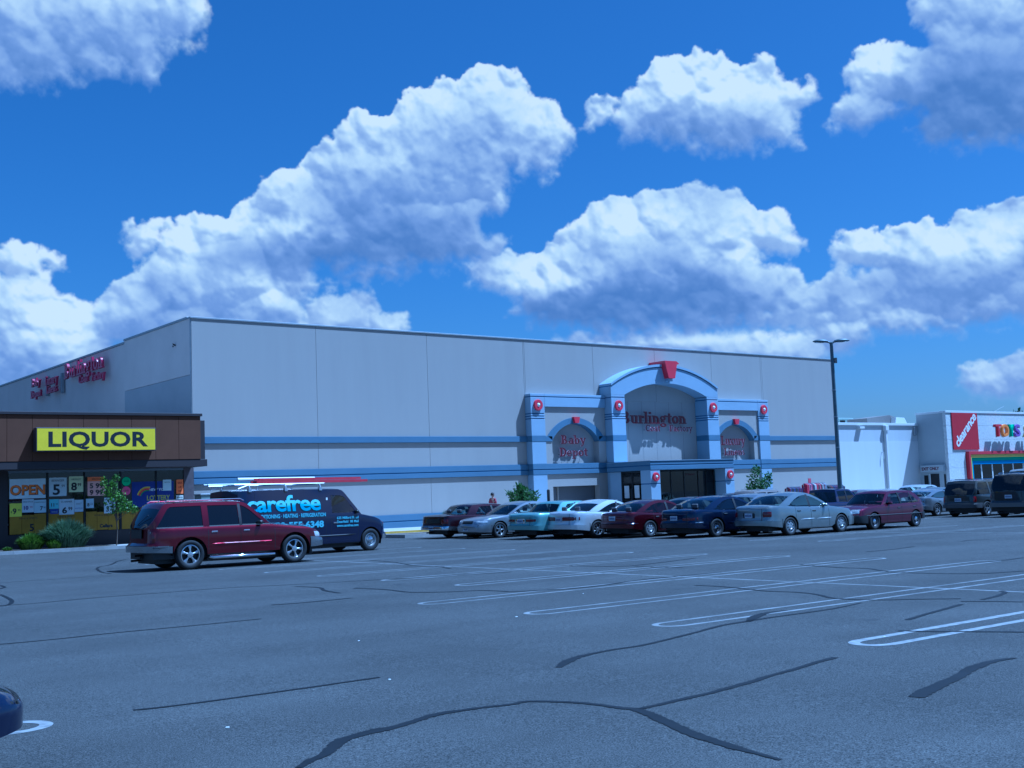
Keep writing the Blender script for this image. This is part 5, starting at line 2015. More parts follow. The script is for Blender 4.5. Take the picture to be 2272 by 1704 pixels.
M_ROUGH = mat('split_block_white', (0.60, 0.60, 0.585), .95, var=.16, scale=5, bump=1.0, bscale=5)
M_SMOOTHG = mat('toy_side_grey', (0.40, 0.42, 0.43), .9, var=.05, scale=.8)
TX, TY = 86.83, 52.0
toy = thing('toy_store', 'white rough block store with a rainbow striped entrance surround', 'store')
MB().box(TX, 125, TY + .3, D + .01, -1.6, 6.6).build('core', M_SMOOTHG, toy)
MB().box(TX + .02, 125, D + .02, 90, -1.6, 5.5).build('rear_hall', M_ROOF, toy)
for k in range(7):  # courses of rough block on the front
    z0, z1 = -1.5 + k * 1.18, -1.5 + (k + 1) * 1.18 - .012
    z1 = min(z1, 6.62)
    x = TX
    segs = [(TX, 89.45), ] if z1 < 3.3 else [(TX, 125)]
    for a, c in segs:
        MB().box(a, c, TY, TY + .29, z0, z1, bev=.01).build('block_course', M_ROUGH, toy)
    if z1 < 3.3:
        MB().box(113, 125, TY, TY + .29, z0, z1, bev=.01).build('block_course', M_ROUGH, toy)
MB().box(TX - .05, 125, TY - .06, TY + .5, 6.625, 6.80, bev=.01).build('coping', M_WTRIM, toy)
MB().box(TX - .05, TX + .3, TY + .51, D + .05, 6.605, 6.775, bev=.01).build('coping', M_WTRIM, toy)
# stepped rainbow surround
RB = [((.42, .02, .04), 89.50, 3.38, 3.13), ((.60, .50, .08), 89.78, 3.12, 2.86), ((.08, .36, .20), 90.00, 2.85, 2.60), ((.08, .24, .55), 90.22, 2.59, 2.30)]
for k, (c, x0, zt_, zb_) in enumerate(RB):
    x1 = (RB[k + 1][1] if k < 3 else 90.46)
    m_ = mat('rainbow_%d' % k, c, .6, var=.06)
    y0 = TY - .30 + .08 * k
    MB().box(x0, 113 - (x0 - 89.5), y0, TY + .3, zb_, zt_, bev=.006).build('rainbow_band', m_, toy)
    MB().box(x0, x1 - .002, y0, TY + .3, -1.5, zb_ - .002, bev=.006).build('rainbow_band', m_, toy)
MB().box(90.46, 112, TY + .5, TY + .6, -1.5, 2.3).build('inner_wall', M_INT, toy)
xm_ = [90.46, 92.08, 93.84, 95.58, 97.33, 99.1, 100.9, 102.7, 104.5, 106.3, 108.1, 110]
for a, c in zip(xm_, xm_[1:]):
    MB().box(a + .06, c - .06, TY + .2, TY + .212, -1.2, 2.27).build('window', G_SHOP, toy)
    MB().box(c - .058, c + .058, TY + .14, TY + .26, -1.2, 2.28).build('mullion', M_WHITE, toy)
# exit door in the shaded side
ex = MB().box(TX - .42, TX - .002, 52.30, 54.35, 1.80, 2.36, bev=.01).build('exit_canopy', M_SMOOTHG, toy)
for y0, y1, z0, z1 in ((52.94, 53.72, -.7, 1.64), (53.94, 54.32, -.7, 1.53), (52.34, 52.5, -.7, 1.57)):
    MB().box(TX - .03, TX - .002, y0, y1, z0, z1).build('exit_door', M_FRAME, toy)
MB().box(TX - .04, TX - .031, 53.74, 53.80, -.7, 1.64).build('door_frame', M_WHITE, toy)
t = thing('exit_sign', 'EXIT ONLY lettering on the small canopy in the shaded side wall', 'sign')
text('lettering', 'EXIT ONLY', .34, M_REDD, t, (TX - .43, 54.25, 1.95), rot=(R(90), 0, R(-90)), ext=.003, bold=.012, sx=.92)
t = thing('clearance_banner', 'square red banner with white clearance lettering running diagonally', 'banner')
MB().box(87.62, 91.60, TY - .08, TY - .012, 3.56, 6.62, bev=.006).build('sheet', mat('banner_red', (.36, .006, .02), .6, var=.05), t)
text('lettering', 'clearance', 1.12, M_WHITE, t, (88.28, TY - .084, 3.70), rot=(R(90), -R(38.5), 0), ext=.001, bold=.028, space=.9, fit=4.05)
t = thing('toy_store_sign', 'row of large colourful raised letters on the white block front', 'sign')
LC = [('T', 93.80, .95, (.50, .02, .04), 1), ('O', 94.92, 1.12, (.75, .25, .03), 1), ('Y', 95.98, 1.0, (.05, .42, .20), 1), ('S', 96.97, .86, (.22, .10, .42), 1), ('R', 98.62, .98, (.62, .55, .06), -1), ('U', 99.9, .95, (.08, .25, .6), 1), ('S', 100.95, .86, (.45, .02, .05), 1)]
for ch, x, w, c, fl in LC:
    o = text('letter', ch, 1.45, mat('toy_letter_' + ch + str(int(x)), c, .4), t, (x, TY - .62, 4.63), ext=.12, bold=.03, fit=w * fl)
    o['cx'] = x
    o = text('letter_rim', ch, 1.45, M_WHITE, t, (x, TY - .47, 4.60), ext=.025, bold=.055, fit=(w + .07) * fl)
    o['cx'] = x
mb = MB()
mb.tube([(110.3, D + 7, 7.2), (114.2, D + 7, 8.35)], .02, 5)
mb.tube([(112, D + 7, 5.5), (112, D + 7, 7.9)], .03, 6)
tag(mb.build('roof_antenna', M_COPE), 'thin wire stay on a short mast above the toy store roof', 'antenna')

# ------------------------------------------------------------------ lamp
M_POLE = mat('pole_dark_green_grey', (.13, .155, .17), .5, .3, var=.15)
lp = ground_thing('street_lamp', 'tall dark lamp post with two flat oval heads beside the big store corner', 'street lamp', 50.5, 36.5, R(-38.5))
MB().lathe([(.13, 0), (.125, 1), (.095, 6), (.085, 9.15), (0, 9.2)], 'z', 16).build('pole', M_POLE, lp, 40)
MB().lathe([(.28, 0), (.28, .6), (.22, .68), (.13, .7)], 'z', 16).build('base', mat('pole_base_concrete', (.35, .34, .32), .9), lp)
for s in (-1, 1):
    MB().tube([(0, 0, 9.05), (s * .12, 0, 9.17), (s * .30, 0, 9.20)], .05, 8).build('arm', M_POLE, lp, 50)
    V = []
    m = MB()
    P = []
    for j in range(7):
        t = j / 6
        w = math.sin(math.pi * min(.98, t * .9 + .08)) ** .5
        x = s * (.18 + .78 * t)
        row = []
        for k in range(12):
            a = 2 * math.pi * k / 12
            row.append((x, .19 * w * math.cos(a), 9.20 + s * 0.0 + .02 * t + (.13 if math.sin(a) > 0 else .07) * w * math.sin(a)))
        row.append(row[0])
        P.append(row)
    m.grid(P)
    h = m.build('lamp_head', M_POLE, lp, 60, fix=True)
    MB().box(min(s * .35, s * .85), max(s * .35, s * .85), -.12, .12, 9.155, 9.17).build('lens', M_LAMP, h)
MB().box(.10, .24, -.06, .06, 8.05, 8.33, bev=.01).build('control_box', M_UNIT, lp)
for z in (6.6, 5.2, 3.6):
    MB().lathe([(.10, z), (.118, z), (.118, z + .06), (.10, z + .06)], 'z', 14).build('pole_band', M_COPE, lp)
MB().box(.12, .34, -.12, .12, .9, 1.35, bev=.01).build('meter_box', M_FRAME, lp)

# ------------------------------------------------------------------ plants
def leafmat(name, a, b_, s=2.5):
    if name in MATS:
        return MATS[name]
    m = mat(name, a, .55, var=0)
    N, L = m.node_tree.nodes, m.node_tree.links
    b = N['Principled BSDF']
    g = N.new('ShaderNodeNewGeometry')
    n = N.new('ShaderNodeTexNoise')
    n.inputs['Scale'].default_value = s
    tc = N.new('ShaderNodeTexCoord')
    L.new(tc.outputs['Object'], n.inputs['Vector'])
    ad = N.new('ShaderNodeMath')
    ad.operation = 'ADD'
    mu = N.new('ShaderNodeMath')
    mu.operation = 'MULTIPLY'
    mu.inputs[1].default_value = .45
    L.new(g.outputs['Random Per Island'], mu.inputs[0])
    L.new(n.outputs[0], ad.inputs[0])
    L.new(mu.outputs[0], ad.inputs[1])
    r = N.new('ShaderNodeValToRGB')
    r.color_ramp.elements[0].position = .4
    r.color_ramp.elements[1].position = .95
    r.color_ramp.elements[0].color = (*a, 1)
    r.color_ramp.elements[1].color = (*b_, 1)
    L.new(ad.outputs[0], r.inputs[0])
    L.new(r.outputs[0], b.inputs['Base Color'])
    tr = N.new('ShaderNodeBsdfTranslucent')
    L.new(r.outputs[0], tr.inputs[0])
    mx = N.new('ShaderNodeMixShader')
    mx.inputs[0].default_value = .3
    L.new(b.outputs[0], mx.inputs[1])
    L.new(tr.outputs[0], mx.inputs[2])
    L.new(mx.outputs[0], N['Material Output'].inputs[0])
    return m


L_TREE = leafmat('leaf_young', (.035, .085, .006), (.16, .27, .015))
L_BUSH = leafmat('leaf_bush', (.020, .060, .012), (.09, .17, .03))
L_GRASS = leafmat('grass_blue_green', (.03, .06, .022), (.18, .25, .13), 6)
L_LOW = leafmat('shrub_yellow_green', (.03, .07, .006), (.17, .25, .015), 6)
L_DARK = leafmat('leaf_dark', (.012, .028, .012), (.04, .075, .03))
M_BARK = mat('bark', (.10, .075, .055), .9, var=.3, scale=10)
RS = random.Random(11)


def leaf(mb, p, s, up=0.3, long_=1.5):
    d = Vector((RS.gauss(0, 1), RS.gauss(0, 1), RS.gauss(up, .8))).normalized()
    a = d.cross(Vector((RS.gauss(0, 1), RS.gauss(0, 1), RS.gauss(0, 1)))).normalized()
    l = s * RS.uniform(.6, 1.3)
    w = l / long_ / 2
    p = Vector(p)
    mb.add([p, p + d * l * .5 + a * w, p + d * l, p + d * l * .5 - a * w], [(0, 1, 2, 3)])


def tree(name, label, x, y, trunk_h, clumps, leafm, lsize, nleaf, tr=.05, rz=0., group=None):
    t = ground_thing(name, label, 'tree', x, y, rz, group, dz=.12)
    mb = MB()
    mb.tube([(0, 0, 0), (.03, 0, trunk_h * .5), (0, .03, trunk_h)], [tr, tr * .8, tr * .65], 8)
    for c in clumps:
        mb.tube([(0, .03, trunk_h * .9), (c[0] * .5, c[1] * .5, lerp(trunk_h, c[2], .6)), (c[0], c[1], c[2])], [tr * .55, tr * .35, tr * .12], 5)
    mb.build('trunk', M_BARK, t, 50)
    cr = MB()
    for cx, cy, cz, r in clumps:
        for k in range(int(nleaf * r)):
            while True:
                q = Vector((RS.uniform(-1, 1), RS.uniform(-1, 1), RS.uniform(-1, 1)))
                if q.length < 1:
                    break
            q = q * (.55 + .45 * q.length)
            leaf(cr, (cx + q.x * r, cy + q.y * r, cz + q.z * r * 1.05), lsize)
    cr.build('crown', leafm, t)
    return t


tree('young_tree', 'young street tree with a thin trunk in front of the liquor store window', 17.35, 49.35, 1.15,
     [(.0, .1, 1.6, .34), (-.22, 0, 1.95, .34), (-.42, 0, 2.35, .28), (-.52, .1, 2.75, .2), (.28, 0, 1.7, .36), (.55, 0, 1.62, .3), (.1, 0, 2.1, .32), (-.15, 0, 2.6, .2), (.02, .1, 2.9, .16), (.75, 0, 1.5, .2)], L_TREE, .10, 430, .03)
tree('young_tree', 'small leafy tree before the right wing of the entrance', 61.0, 50.6, .95,
     [(.0, 0, 1.3, .55), (-.6, 0, 1.65, .5), (.5, .1, 1.6, .5), (-.2, 0, 2.2, .55), (-.1, 0, 2.75, .35), (.9, 0, 1.9, .4), (1.1, 0, 2.3, .3), (-.95, 0, 1.4, .35), (.4, 0, 1.0, .4)], L_BUSH, .17, 300, .05)


def bladed(name, label, cat, x, y, w, d, h, n, m, bw=.012, arch_=.5, dz=.13, group=None):
    o = MB()
    for k in range(n):
        a = RS.uniform(0, 2 * math.pi)
        r = math.sqrt(RS.random())
        bx, by = w / 2 * .55 * r * math.cos(a), d / 2 * .55 * r * math.sin(a)
        tx, ty = w / 2 * r * math.cos(a) * RS.uniform(.8, 1.1), d / 2 * r * math.sin(a) * RS.uniform(.8, 1.1)
        hh = h * (1 - .45 * r * r) * RS.uniform(.55, 1.05)
        nx, ny = -math.sin(a + RS.uniform(-1, 1)) * bw, math.cos(a + RS.uniform(-1, 1)) * bw
        p1 = (lerp(bx, tx, .45), lerp(by, ty, .45), hh * .75)
        p2 = (tx, ty, hh * RS.uniform(.8, 1.0))
        k0 = [(bx - nx, by - ny, 0), (bx + nx, by + ny, 0), (p1[0] + nx, p1[1] + ny, p1[2]), (p1[0] - nx, p1[1] - ny, p1[2]), (p2[0], p2[1], p2[2])]
        o.add(k0, [(0, 1, 2, 3), (3, 2, 4)])
    t = ground_thing(name, label, cat, x, y, 0, group, dz=dz)
    o.build('foliage', m, t)
    return t


bladed('ornamental_grass', 'big blue green clump of tall grass before the shop window', 'grass clump', 15.35, 49.6, 2.5, 1.5, 1.35, 5200, L_GRASS, .014)
bladed('low_shrub', 'low bright green plant left of the big grass clump', 'shrub', 13.9, 49.55, 1.35, 1.0, .78, 2200, L_LOW, .018)
bladed('low_shrub', 'small green tuft squeezed between the low plant and the big grass clump', 'shrub', 14.75, 49.3, .8, .7, .55, 900, L_LOW, .018)
bladed('low_shrub', 'tiny green tuft at the left end of the planting bed', 'shrub', 12.95, 49.4, .5, .5, .2, 260, L_LOW, .016)
bladed('ornamental_grass', 'pale grass clump on the island left of the old maroon saloon', 'grass clump', 30.6, 43.8, 1.1, 1.0, 1.05, 2200, L_GRASS, .014)

# broad leaved bush by the big store wall
t = ground_thing('wall_bush', 'spiky dark green bush standing against the big store wall', 'bush', 42.0, 52.4, dz=.13)
cr = MB()
st = MB()
for k in range(60):
    a = RS.uniform(0, 2 * math.pi)
    r = RS.uniform(.1, 1.0)
    tip = Vector((1.35 * r * math.cos(a), .8 * r * math.sin(a), 2.15 - .75 * r * r + RS.uniform(-.25, .15)))
    st.tube([(tip.x * .2, tip.y * .2, 0), tip * .55, tip], [.02, .015, .006], 4, cap=False)
    for j in range(34):
        f = RS.uniform(.35, 1)
        p = tip * f
        leaf(cr, (p.x + RS.gauss(0, .05), p.y + RS.gauss(0, .05), p.z), .24, .9, 3.2)
st.build('stems', M_BARK, t)
cr.build('crown', L_BUSH, t)

# far trees over the roofs
for lab, x, y, z, r in (('low dark far tree top left of the tallest one above the toy store', 134.0, 72.2, 8.0, 1.3), ('tallest dark far tree top above the toy store near the right edge', 135.3, 71.2, 8.4, 1.5), ('small dark far tree top just right of the lamp pole', 118.1, 84.8, 8.2, .9), ('far tree top behind the small roof box on the annex', 119.0, 84.2, 8.0, .9), ('small pointed far tree top on the annex skyline', 120.0, 83.5, 7.6, .8), ('low far foliage beside the toy store corner', 125.2, 79.4, 7.3, .8)):
    tree('far_tree', lab, x, y, z - 1.2, [(0, 0, z, r), (r * .9, 0, z - .4, r * .7), (-r * .9, 0, z - .5, r * .7), (0, 0, z - 1.6, r * 1.2)], L_DARK, .5, 220, .2, group='trees beyond the roofs')

# ------------------------------------------------------------------ clothes racks
GC = [(.35, .02, .06), (.50, .48, .48), (.04, .05, .16), (.30, .04, .16), (.10, .02, .04), (.45, .20, .25), (.05, .05, .06), (.28, .30, .38)]


def rack(label, x, y, w, top, dark):
    t = ground_thing('clothes_rack', label, 'clothes rack', x, y, 0, 'clothes racks outside the store', dz=.13)
    fr = MB()
    for s in (-w / 2, w / 2):
        fr.tube([(s, -.3, .05), (s, .3, .05)], .02, 6)
        fr.tube([(s, 0, .05), (s, 0, top)], .02, 6)
    fr.tube([(-w / 2, 0, top), (w / 2, 0, top)], .02, 6)
    fr.build('frame', M_CHROME, t)
    n = int(w / .11)
    for k in range(n):
        c = RS.choice(GC[2:3] + GC[4:5] + GC[6:7] if dark else GC)
        xx = -w / 2 + .08 + k * (w - .12) / n
        hh = RS.uniform(.75, 1.05)
        b2 = RS.uniform(-.12, .12)
        MB().add([(xx, -.06, top - .03), (xx, .06, top - .03), (xx + .05, .06, top - .03), (xx + .05, -.06, top - .03),
                  (xx + b2 * .2, -.24, top - .14), (xx + b2 * .2, .24, top - .14), (xx + .08, .24, top - .14), (xx + .08, -.24, top - .14),
                  (xx + b2 * .6, -.26, top - hh), (xx + b2 * .6, .26, top - hh), (xx + .10 + b2 * .5, .26, top - hh), (xx + .10 + b2 * .5, -.26, top - hh)],
                 [(0, 1, 2, 3), (0, 4, 5, 1), (1, 5, 6, 2), (2, 6, 7, 3), (3, 7, 4, 0), (4, 8, 9, 5), (5, 9, 10, 6), (6, 10, 11, 7), (7, 11, 8, 4), (8, 11, 10, 9)]).build('garment', mat('garment_%d' % GC.index(c), c, .85, var=.3, scale=6), t)
    return t


rack('low rack of dark clothes, leftmost of the three outside the store', 66.0, 51.6, 1.5, 1.55, True)
rk = rack('tallest rack of red and striped clothes with a small sign on top', 68.1, 51.4, 2.4, 1.78, False)
MB().box(-.65, -.35, -.02, .02, 1.80, 2.12).build('price_sign', mat('price_sign_red', (.45, .08, .12), .6), rk)
rack('rack of black clothes at the right end beside the lamp post', 70.6, 51.5, 2.0, 1.6, True)

# ------------------------------------------------------------------ utility box by the wall
t = thing('utility_cabinet', 'grey green metal cabinet against the wall behind the van', 'cabinet', (22.55, 52.6, -.1))
MB().box(0, 1.25, 0, .8, 0, 2.05, bev=.02).build('housing', mat('cabinet_green', (.22, .27, .25), .55, var=.1), t)
MB().box(-.04, 1.29, -.04, .84, 2.052, 2.12, bev=.01).build('lid', M_COPE, t)
MB().box(.62, .64, -.012, -.001, .1, 1.95).build('door_gap', M_SEAM, t)

# ------------------------------------------------------------------ person
def person(x, y, rz, label):
    t = ground_thing('person', label, 'person', x, y, rz, dz=.13)
    J = {  # name: (pos, radius)
        'pelvis': ((0, 0, .95), .135), 'waist': ((0, 0, 1.10), .125), 'chest': ((.01, 0, 1.32), .145), 'neck0': ((0, 0, 1.46), .07), 'neck': ((.01, 0, 1.53), .052), 'head': ((.02, 0, 1.66), .098), 'crown': ((.01, 0, 1.74), .07),
        'shL': ((0, .17, 1.42), .062), 'elL': ((-.03, .23, 1.16), .045), 'wrL': ((.10, .22, .93), .030), 'haL': ((.15, .21, .85), .034),
        'shR': ((0, -.17, 1.42), .062), 'elR': ((.02, -.24, 1.16), .045), 'wrR': ((.20, -.20, 1.05), .030), 'haR': ((.28, -.17, 1.06), .034),
        'hiL': ((0, .09, .88), .10), 'knL': ((.10, .10, .50), .062), 'anL': ((.05, .10, .09), .042), 'toL': ((.20, .11, .04), .035),
        'hiR': ((0, -.09, .88), .10), 'knR': ((-.02, -.10, .50), .062), 'anR': ((-.18, -.10, .12), .042), 'toR': ((-.05, -.11, .04), .035)}
    E_ = [('pelvis', 'waist'), ('waist', 'chest'), ('chest', 'neck0'), ('neck0', 'neck'), ('neck', 'head'), ('head', 'crown'), ('chest', 'shL'), ('shL', 'elL'), ('elL', 'wrL'), ('wrL', 'haL'), ('chest', 'shR'), ('shR', 'elR'), ('elR', 'wrR'), ('wrR', 'haR'), ('pelvis', 'hiL'), ('hiL', 'knL'), ('knL', 'anL'), ('anL', 'toL'), ('pelvis', 'hiR'), ('hiR', 'knR'), ('knR', 'anR'), ('anR', 'toR')]
    nm = list(J)

    def skin(names, name, m, grow=0.0, cut=None):
        me = bpy.data.meshes.new(name)
        idx = {n_: i for i, n_ in enumerate(names)}
        me.from_pydata([J[n_][0] for n_ in names], [(idx[a], idx[b2]) for a, b2 in E_ if a in idx and b2 in idx], [])
        o = bpy.data.objects.new(name, me)
        COL.objects.link(o)
        o.parent = t
        sk = o.modifiers.new('skin', 'SKIN')
        sk.use_smooth_shade = True
        for i, n_ in enumerate(names):
            r = J[n_][1] + grow
            me.skin_vertices[0].data[i].radius = (r, r)
            me.skin_vertices[0].data[i].use_root = (i == 0)
        o.modifiers.new('sub', 'SUBSURF').levels = 1
        me.materials.append(m)
        return o
    # skin_vertices needs the layer
    import bmesh
    _old = bpy.data.meshes.new

    def skin2(names, name, m, grow=0.0):
        me = bpy.data.meshes.new(name)
        bm = bmesh.new()
        lay = bm.verts.layers.skin.verify()
        vs2 = {}
        for n_ in names:
            v = bm.verts.new(J[n_][0])
            r = J[n_][1] + grow
            v[lay].radius = (r, r)
            v[lay].use_root = (n_ == names[0])
            vs2[n_] = v
        for a, b2 in E_:
            if a in vs2 and b2 in vs2:
                bm.edges.new((vs2[a], vs2[b2]))
        bm.to_mesh(me)
        bm.free()
        o = bpy.data.objects.new(name, me)
        COL.objects.link(o)
        o.parent = t
        sk = o.modifiers.new('skin', 'SKIN')
        sk.use_smooth_shade = True
        su = o.modifiers.new('sub', 'SUBSURF')
        su.levels = 1
        su.render_levels = 1
        me.materials.append(m)
        return o
    skin2(nm, 'body', mat('skin_tone', (.42, .26, .19), .6))
    skin2(['chest', 'waist', 'pelvis', 'shL', 'elL', 'shR', 'elR'], 'shirt', mat('shirt_red', (.24, .04, .06), .85), .018)
    skin2(['pelvis', 'hiL', 'knL', 'anL', 'hiR', 'knR', 'anR'], 'trousers', mat('trousers_dark', (.03, .035, .06), .9), .02)
    h = MB()
    P = []
    for i in range(7):
        ph = R(-25 + i * 115 / 6)
        P.append([(.0 + .112 * math.cos(ph) * math.cos(R(a)), .108 * math.cos(ph) * math.sin(R(a)), 1.67 + .125 * math.sin(ph)) for a in range(50, 311, 20)])
    h.grid(P)
    h.build('hair', mat('hair_dark', (.015, .01, .01), .6), t, 60, fix=True)
    f = MB()
    f.add([(.118, -.014, 1.645), (.118, .014, 1.645), (.142, 0, 1.648), (.112, 0, 1.685)], [(0, 1, 2), (1, 3, 2), (3, 0, 2)])
    f.build('nose', MATS['skin_tone'], t)
    for s in (-1, 1):
        MB().lathe([(0, -.008), (.010, -.003), (0, .003)], 'x', 8, (.113, s * .034, 1.678)).build('eye', M_INK, t)
        MB().lathe([(0, -.01), (.028, 0), (0, .01)], 'y', 8, (.015, s * .104, 1.66)).build('ear', MATS['skin_tone'], t)
        MB().box((.0 if s > 0 else -.24), (.26 if s > 0 else .02), s * .105 - .045, s * .105 + .045, 0, .09, bev=.03).build('shoe', M_INK, t)
    MB().box(.108, .118, -.024, .024, 1.612, 1.620).build('mouth', mat('lip', (.3, .1, .09), .6), t)
    # fingers
    for hand, s in (('haL', 1), ('haR', -1)):
        hp = Vector(J[hand][0])
        dr = (hp - Vector(J['wr' + hand[-1]][0])).normalized()
        for k in range(4):
            o_ = Vector((0, (k - 1.5) * .018, 0))
            q = hp + o_ + dr * .02
            MB().tube([q, q + dr * .04, q + dr * .06 + Vector((0, 0, -.025))], [.009, .008, .006], 6).build('finger', MATS['skin_tone'], t, 50)
        q = hp + Vector((.01, -s * .03, 0))
        MB().tube([q, q + dr * .03 + Vector((.01, -s * .02, 0)), q + dr * .05 + Vector((.01, -s * .022, -.01))], [.010, .009, .007], 6).build('thumb', MATS['skin_tone'], t, 50)
    return t


person(39.0, 51.2, R(10), 'person with dark hair and a red shirt walking by the spiky bush')

# litter and loose stones on the asphalt
M_LIT = mat('litter_white', (.6, .6, .58), .7)
for k, (x, y) in enumerate([(5.63, 9.02), (3.63, 8.05), (6.96, 11.8), (9.7, 12.3), (10.7, 7.3), (12.6, 14.2)]):
    o = MB()
    s = RS.uniform(.010, .018)
    o.box(-s, s, -s * .7, s * .7, 0, s * .5, bev=s * .25)
    q = o.build('scrap', M_LIT)
    q.location = (x, y, gz(x, y) + .001)
    q.rotation_euler = (0, 0, RS.uniform(0, 3))
    tag(q, ['white scrap beside the straight tar seam at lower left', 'tiny pale scrap near the bottom left of the asphalt', 'pale scrap on the open asphalt left of centre', 'pale scrap on the asphalt short of the stall lines', 'pale scrap beside the nearest bold hairpin line', 'pale scrap among the middle hairpin lines'][k], 'litter', 'scraps of litter on the asphalt')

# ------------------------------------------------------------------ the vehicles of the photograph
P_SUV = paint('paint_garnet', (.095, .001, .010), .80, .40)
P_NAVY = paint('paint_navy_van', (.004, .006, .034), .2, .4)
P_MAROON = paint('paint_old_maroon', (.022, .003, .007), .7, .42)
P_SILVER = paint('paint_silver', (.36, .37, .39), .75, .32)
P_MINT = paint('paint_mint', (.26, .41, .40), .5, .4)
P_WHITE = paint('paint_white', (.66, .67, .67), .55, .38)
P_RED = paint('paint_dark_red', (.060, .001, .008), .8, .40)
P_BLUE = paint('paint_midnight_blue', (.007, .012, .045), .8, .40)
P_GREY = paint('paint_pewter', (.30, .32, .32), .75, .34)
P_PURPLE = paint('paint_plum', (.085, .005, .028), .7, .45)
P_CHAR = paint('paint_charcoal', (.040, .043, .043), .4, .35)
P_DKCHAR = paint('paint_dark_grey', (.030, .032, .036), .4, .38)
P_TAN = paint('paint_champagne', (.42, .36, .31), .5, .35)
M_CHROMESH = mat('shaded_chrome', (.30, .31, .33), .25, .9)  # chrome darkened in colour to carry the rear bumper's shade; both ends wear it
M_CLAD = mat('cladding_grey', (.07, .07, .075), .6, var=.1)
M_BLACKP = mat('black_bumper', (.02, .02, .022), .5, var=.2)


def rails(x0, x1, y, z, m):
    def f(b, S, root):
        for s in (-1, 1):
            mb = MB()
            mb.tube([(x0, s * y, z - .04), (x0 + .08, s * y, z), (x1 - .1, s * y, z), (x1, s * y, z - .05)], .017, 6)
            mb.build('roof_rail', m, root, 50)
        for x in (x0 + .35, x1 - .35):
            MB().tube([(x, -y, z + .015), (x, y, z + .015)], .014, 6).build('cross_bar', M_BLACK, root)
    return f


# --- the garnet sport utility in front
def suv_extra(b, S, root):
    rails(-.55, 1.55, .56, 1.70, M_CHROME)(b, S, root)
    for s in (-1, 1):
        y = s * (b.W + .03)
        MB().tube([(.48, s * (b.W - .12), .30), (.56, y, .27), (2.22, y, .27), (2.30, s * (b.W - .12), .30)], .038, 10).build('running_board', M_CHROME, root, 50)
    # rear hatch details
    p = b.at(0, 1.0)
    MB().box(p[0] - .035, p[0] - .012, -.34, .34, .80, 1.02, bev=.008).build('plate_recess', M_BLACK, root)
    MB().tube([(p[0] + .02, 0, 1.10), (p[0] - .03, -.1, 1.13), (p[0] + .10, -.45, 1.36)], .008, 5).build('wiper', M_BLACK, root)
    MB().tube([(2.55, b.W - .1, 1.05), (2.5, b.W - .09, 1.9)], .004, 4).build('aerial', M_BLACK, root)
    MB().box(-.98, -.90, -.10, .10, .30, .36).build('tow_hitch', M_BLACK, root)


SUV = dict(squash=False, W=1.78, wb=2.83, ro=1.02, fo=.90, R=.365, gap=.07, paint=P_SUV, low=M_CLAD, corner=.34, endcurve=.08, taper=.955, sq=3,
           shoulder=[(-1.02, 1.03), (2.0, 1.03), (2.2, 1.02), (2.35, 1.0), (3.3, .90), (3.6, .83), (3.73, .74)],
           sill=[(-1.02, .46), (-.6, .44), (.4, .36), (2.3, .36), (3.4, .40), (3.73, .42)],
           rear=[(.3, 0), (.42, .07), (.62, .08), (.64, .0), (1.03, -.02)], front=[(.3, .0), (.42, .06), (.60, .07), (.63, .0), (.74, -.02), (.83, -.10)],
           doors=[(.46, 1.32), (1.32, 2.26)], crown=.07, wheel='alloy5', plate=.90, z_bumper=.63,
           bumper_rear=M_CHROMESH, bumper_front=M_CHROMESH, handle=M_CHROME, tumble=[(0, .97), (.2, .985), (.45, 1.0), (.75, 1.0), (.93, .985), (1, .955)],
           gh=dict(xa=2.20, xb=1.50, xc=-.60, xd=-1.00, zr=1.64, wr=.66, cw=.16, arch=.03, soft=.14, soft_rear=.10, rw=.085, aw=.13,
                   wins=[(-.82, .34), (.50, 1.30), (1.38, 2.15)], pillars=[(1.34, .07)], glass=(G_CLEAR, G_DARK, G_DARK), trim=M_CHROME, bow_rear=.06, hdr=.10),
           lights=[('wrap', True, .72, -.86, .66, .98, M_TAILD), ('wrap', False, .46, 3.42, .64, .80, M_LAMP), ('mid', False, -.42, .42, .66, .80, M_BLACK)],
           strips=[(.50, 2.20, .585, .625, P_SUV, .02), (-.94, -.46, .52, .62, M_CLAD, .02)], mirror=M_BLACK, seat=M_SEAT, extra=suv_extra, hitch=True)
make_vehicle(SUV, 'sport_utility', 'garnet red four door sport utility with chrome wheels driving in front of the van', 'car', 12.18, 30.05, R(0), 1.07)

# --- the navy service van
def two_tone(name, top, low):
    """printed letters: pale above a wavy line, deeper blue below"""
    m = mat(name, top, .5)
    N, L = m.node_tree.nodes, m.node_tree.links
    tc = N.new('ShaderNodeTexCoord')
    sp = N.new('ShaderNodeSeparateXYZ')
    L.new(tc.outputs['Object'], sp.inputs[0])
    sn = N.new('ShaderNodeMath')
    sn.operation = 'SINE'
    k = N.new('ShaderNodeMath')
    k.operation = 'MULTIPLY'
    k.inputs[1].default_value = 7.0
    L.new(sp.outputs[0], k.inputs[0])
    L.new(k.outputs[0], sn.inputs[0])
    a = N.new('ShaderNodeMath')
    a.operation = 'MULTIPLY_ADD'
    a.inputs[1].default_value = .03
    L.new(sn.outputs[0], a.inputs[0])
    L.new(sp.outputs[1], a.inputs[2])
    r = N.new('ShaderNodeValToRGB')
    e = r.color_ramp.elements
    e[0].position, e[1].position = .10, .24
    e[0].color, e[1].color = (*low, 1), (*top, 1)
    L.new(a.outputs[0], r.inputs[0])
    L.new(r.outputs[0], N['Principled BSDF'].inputs['Base Color'])
    return m


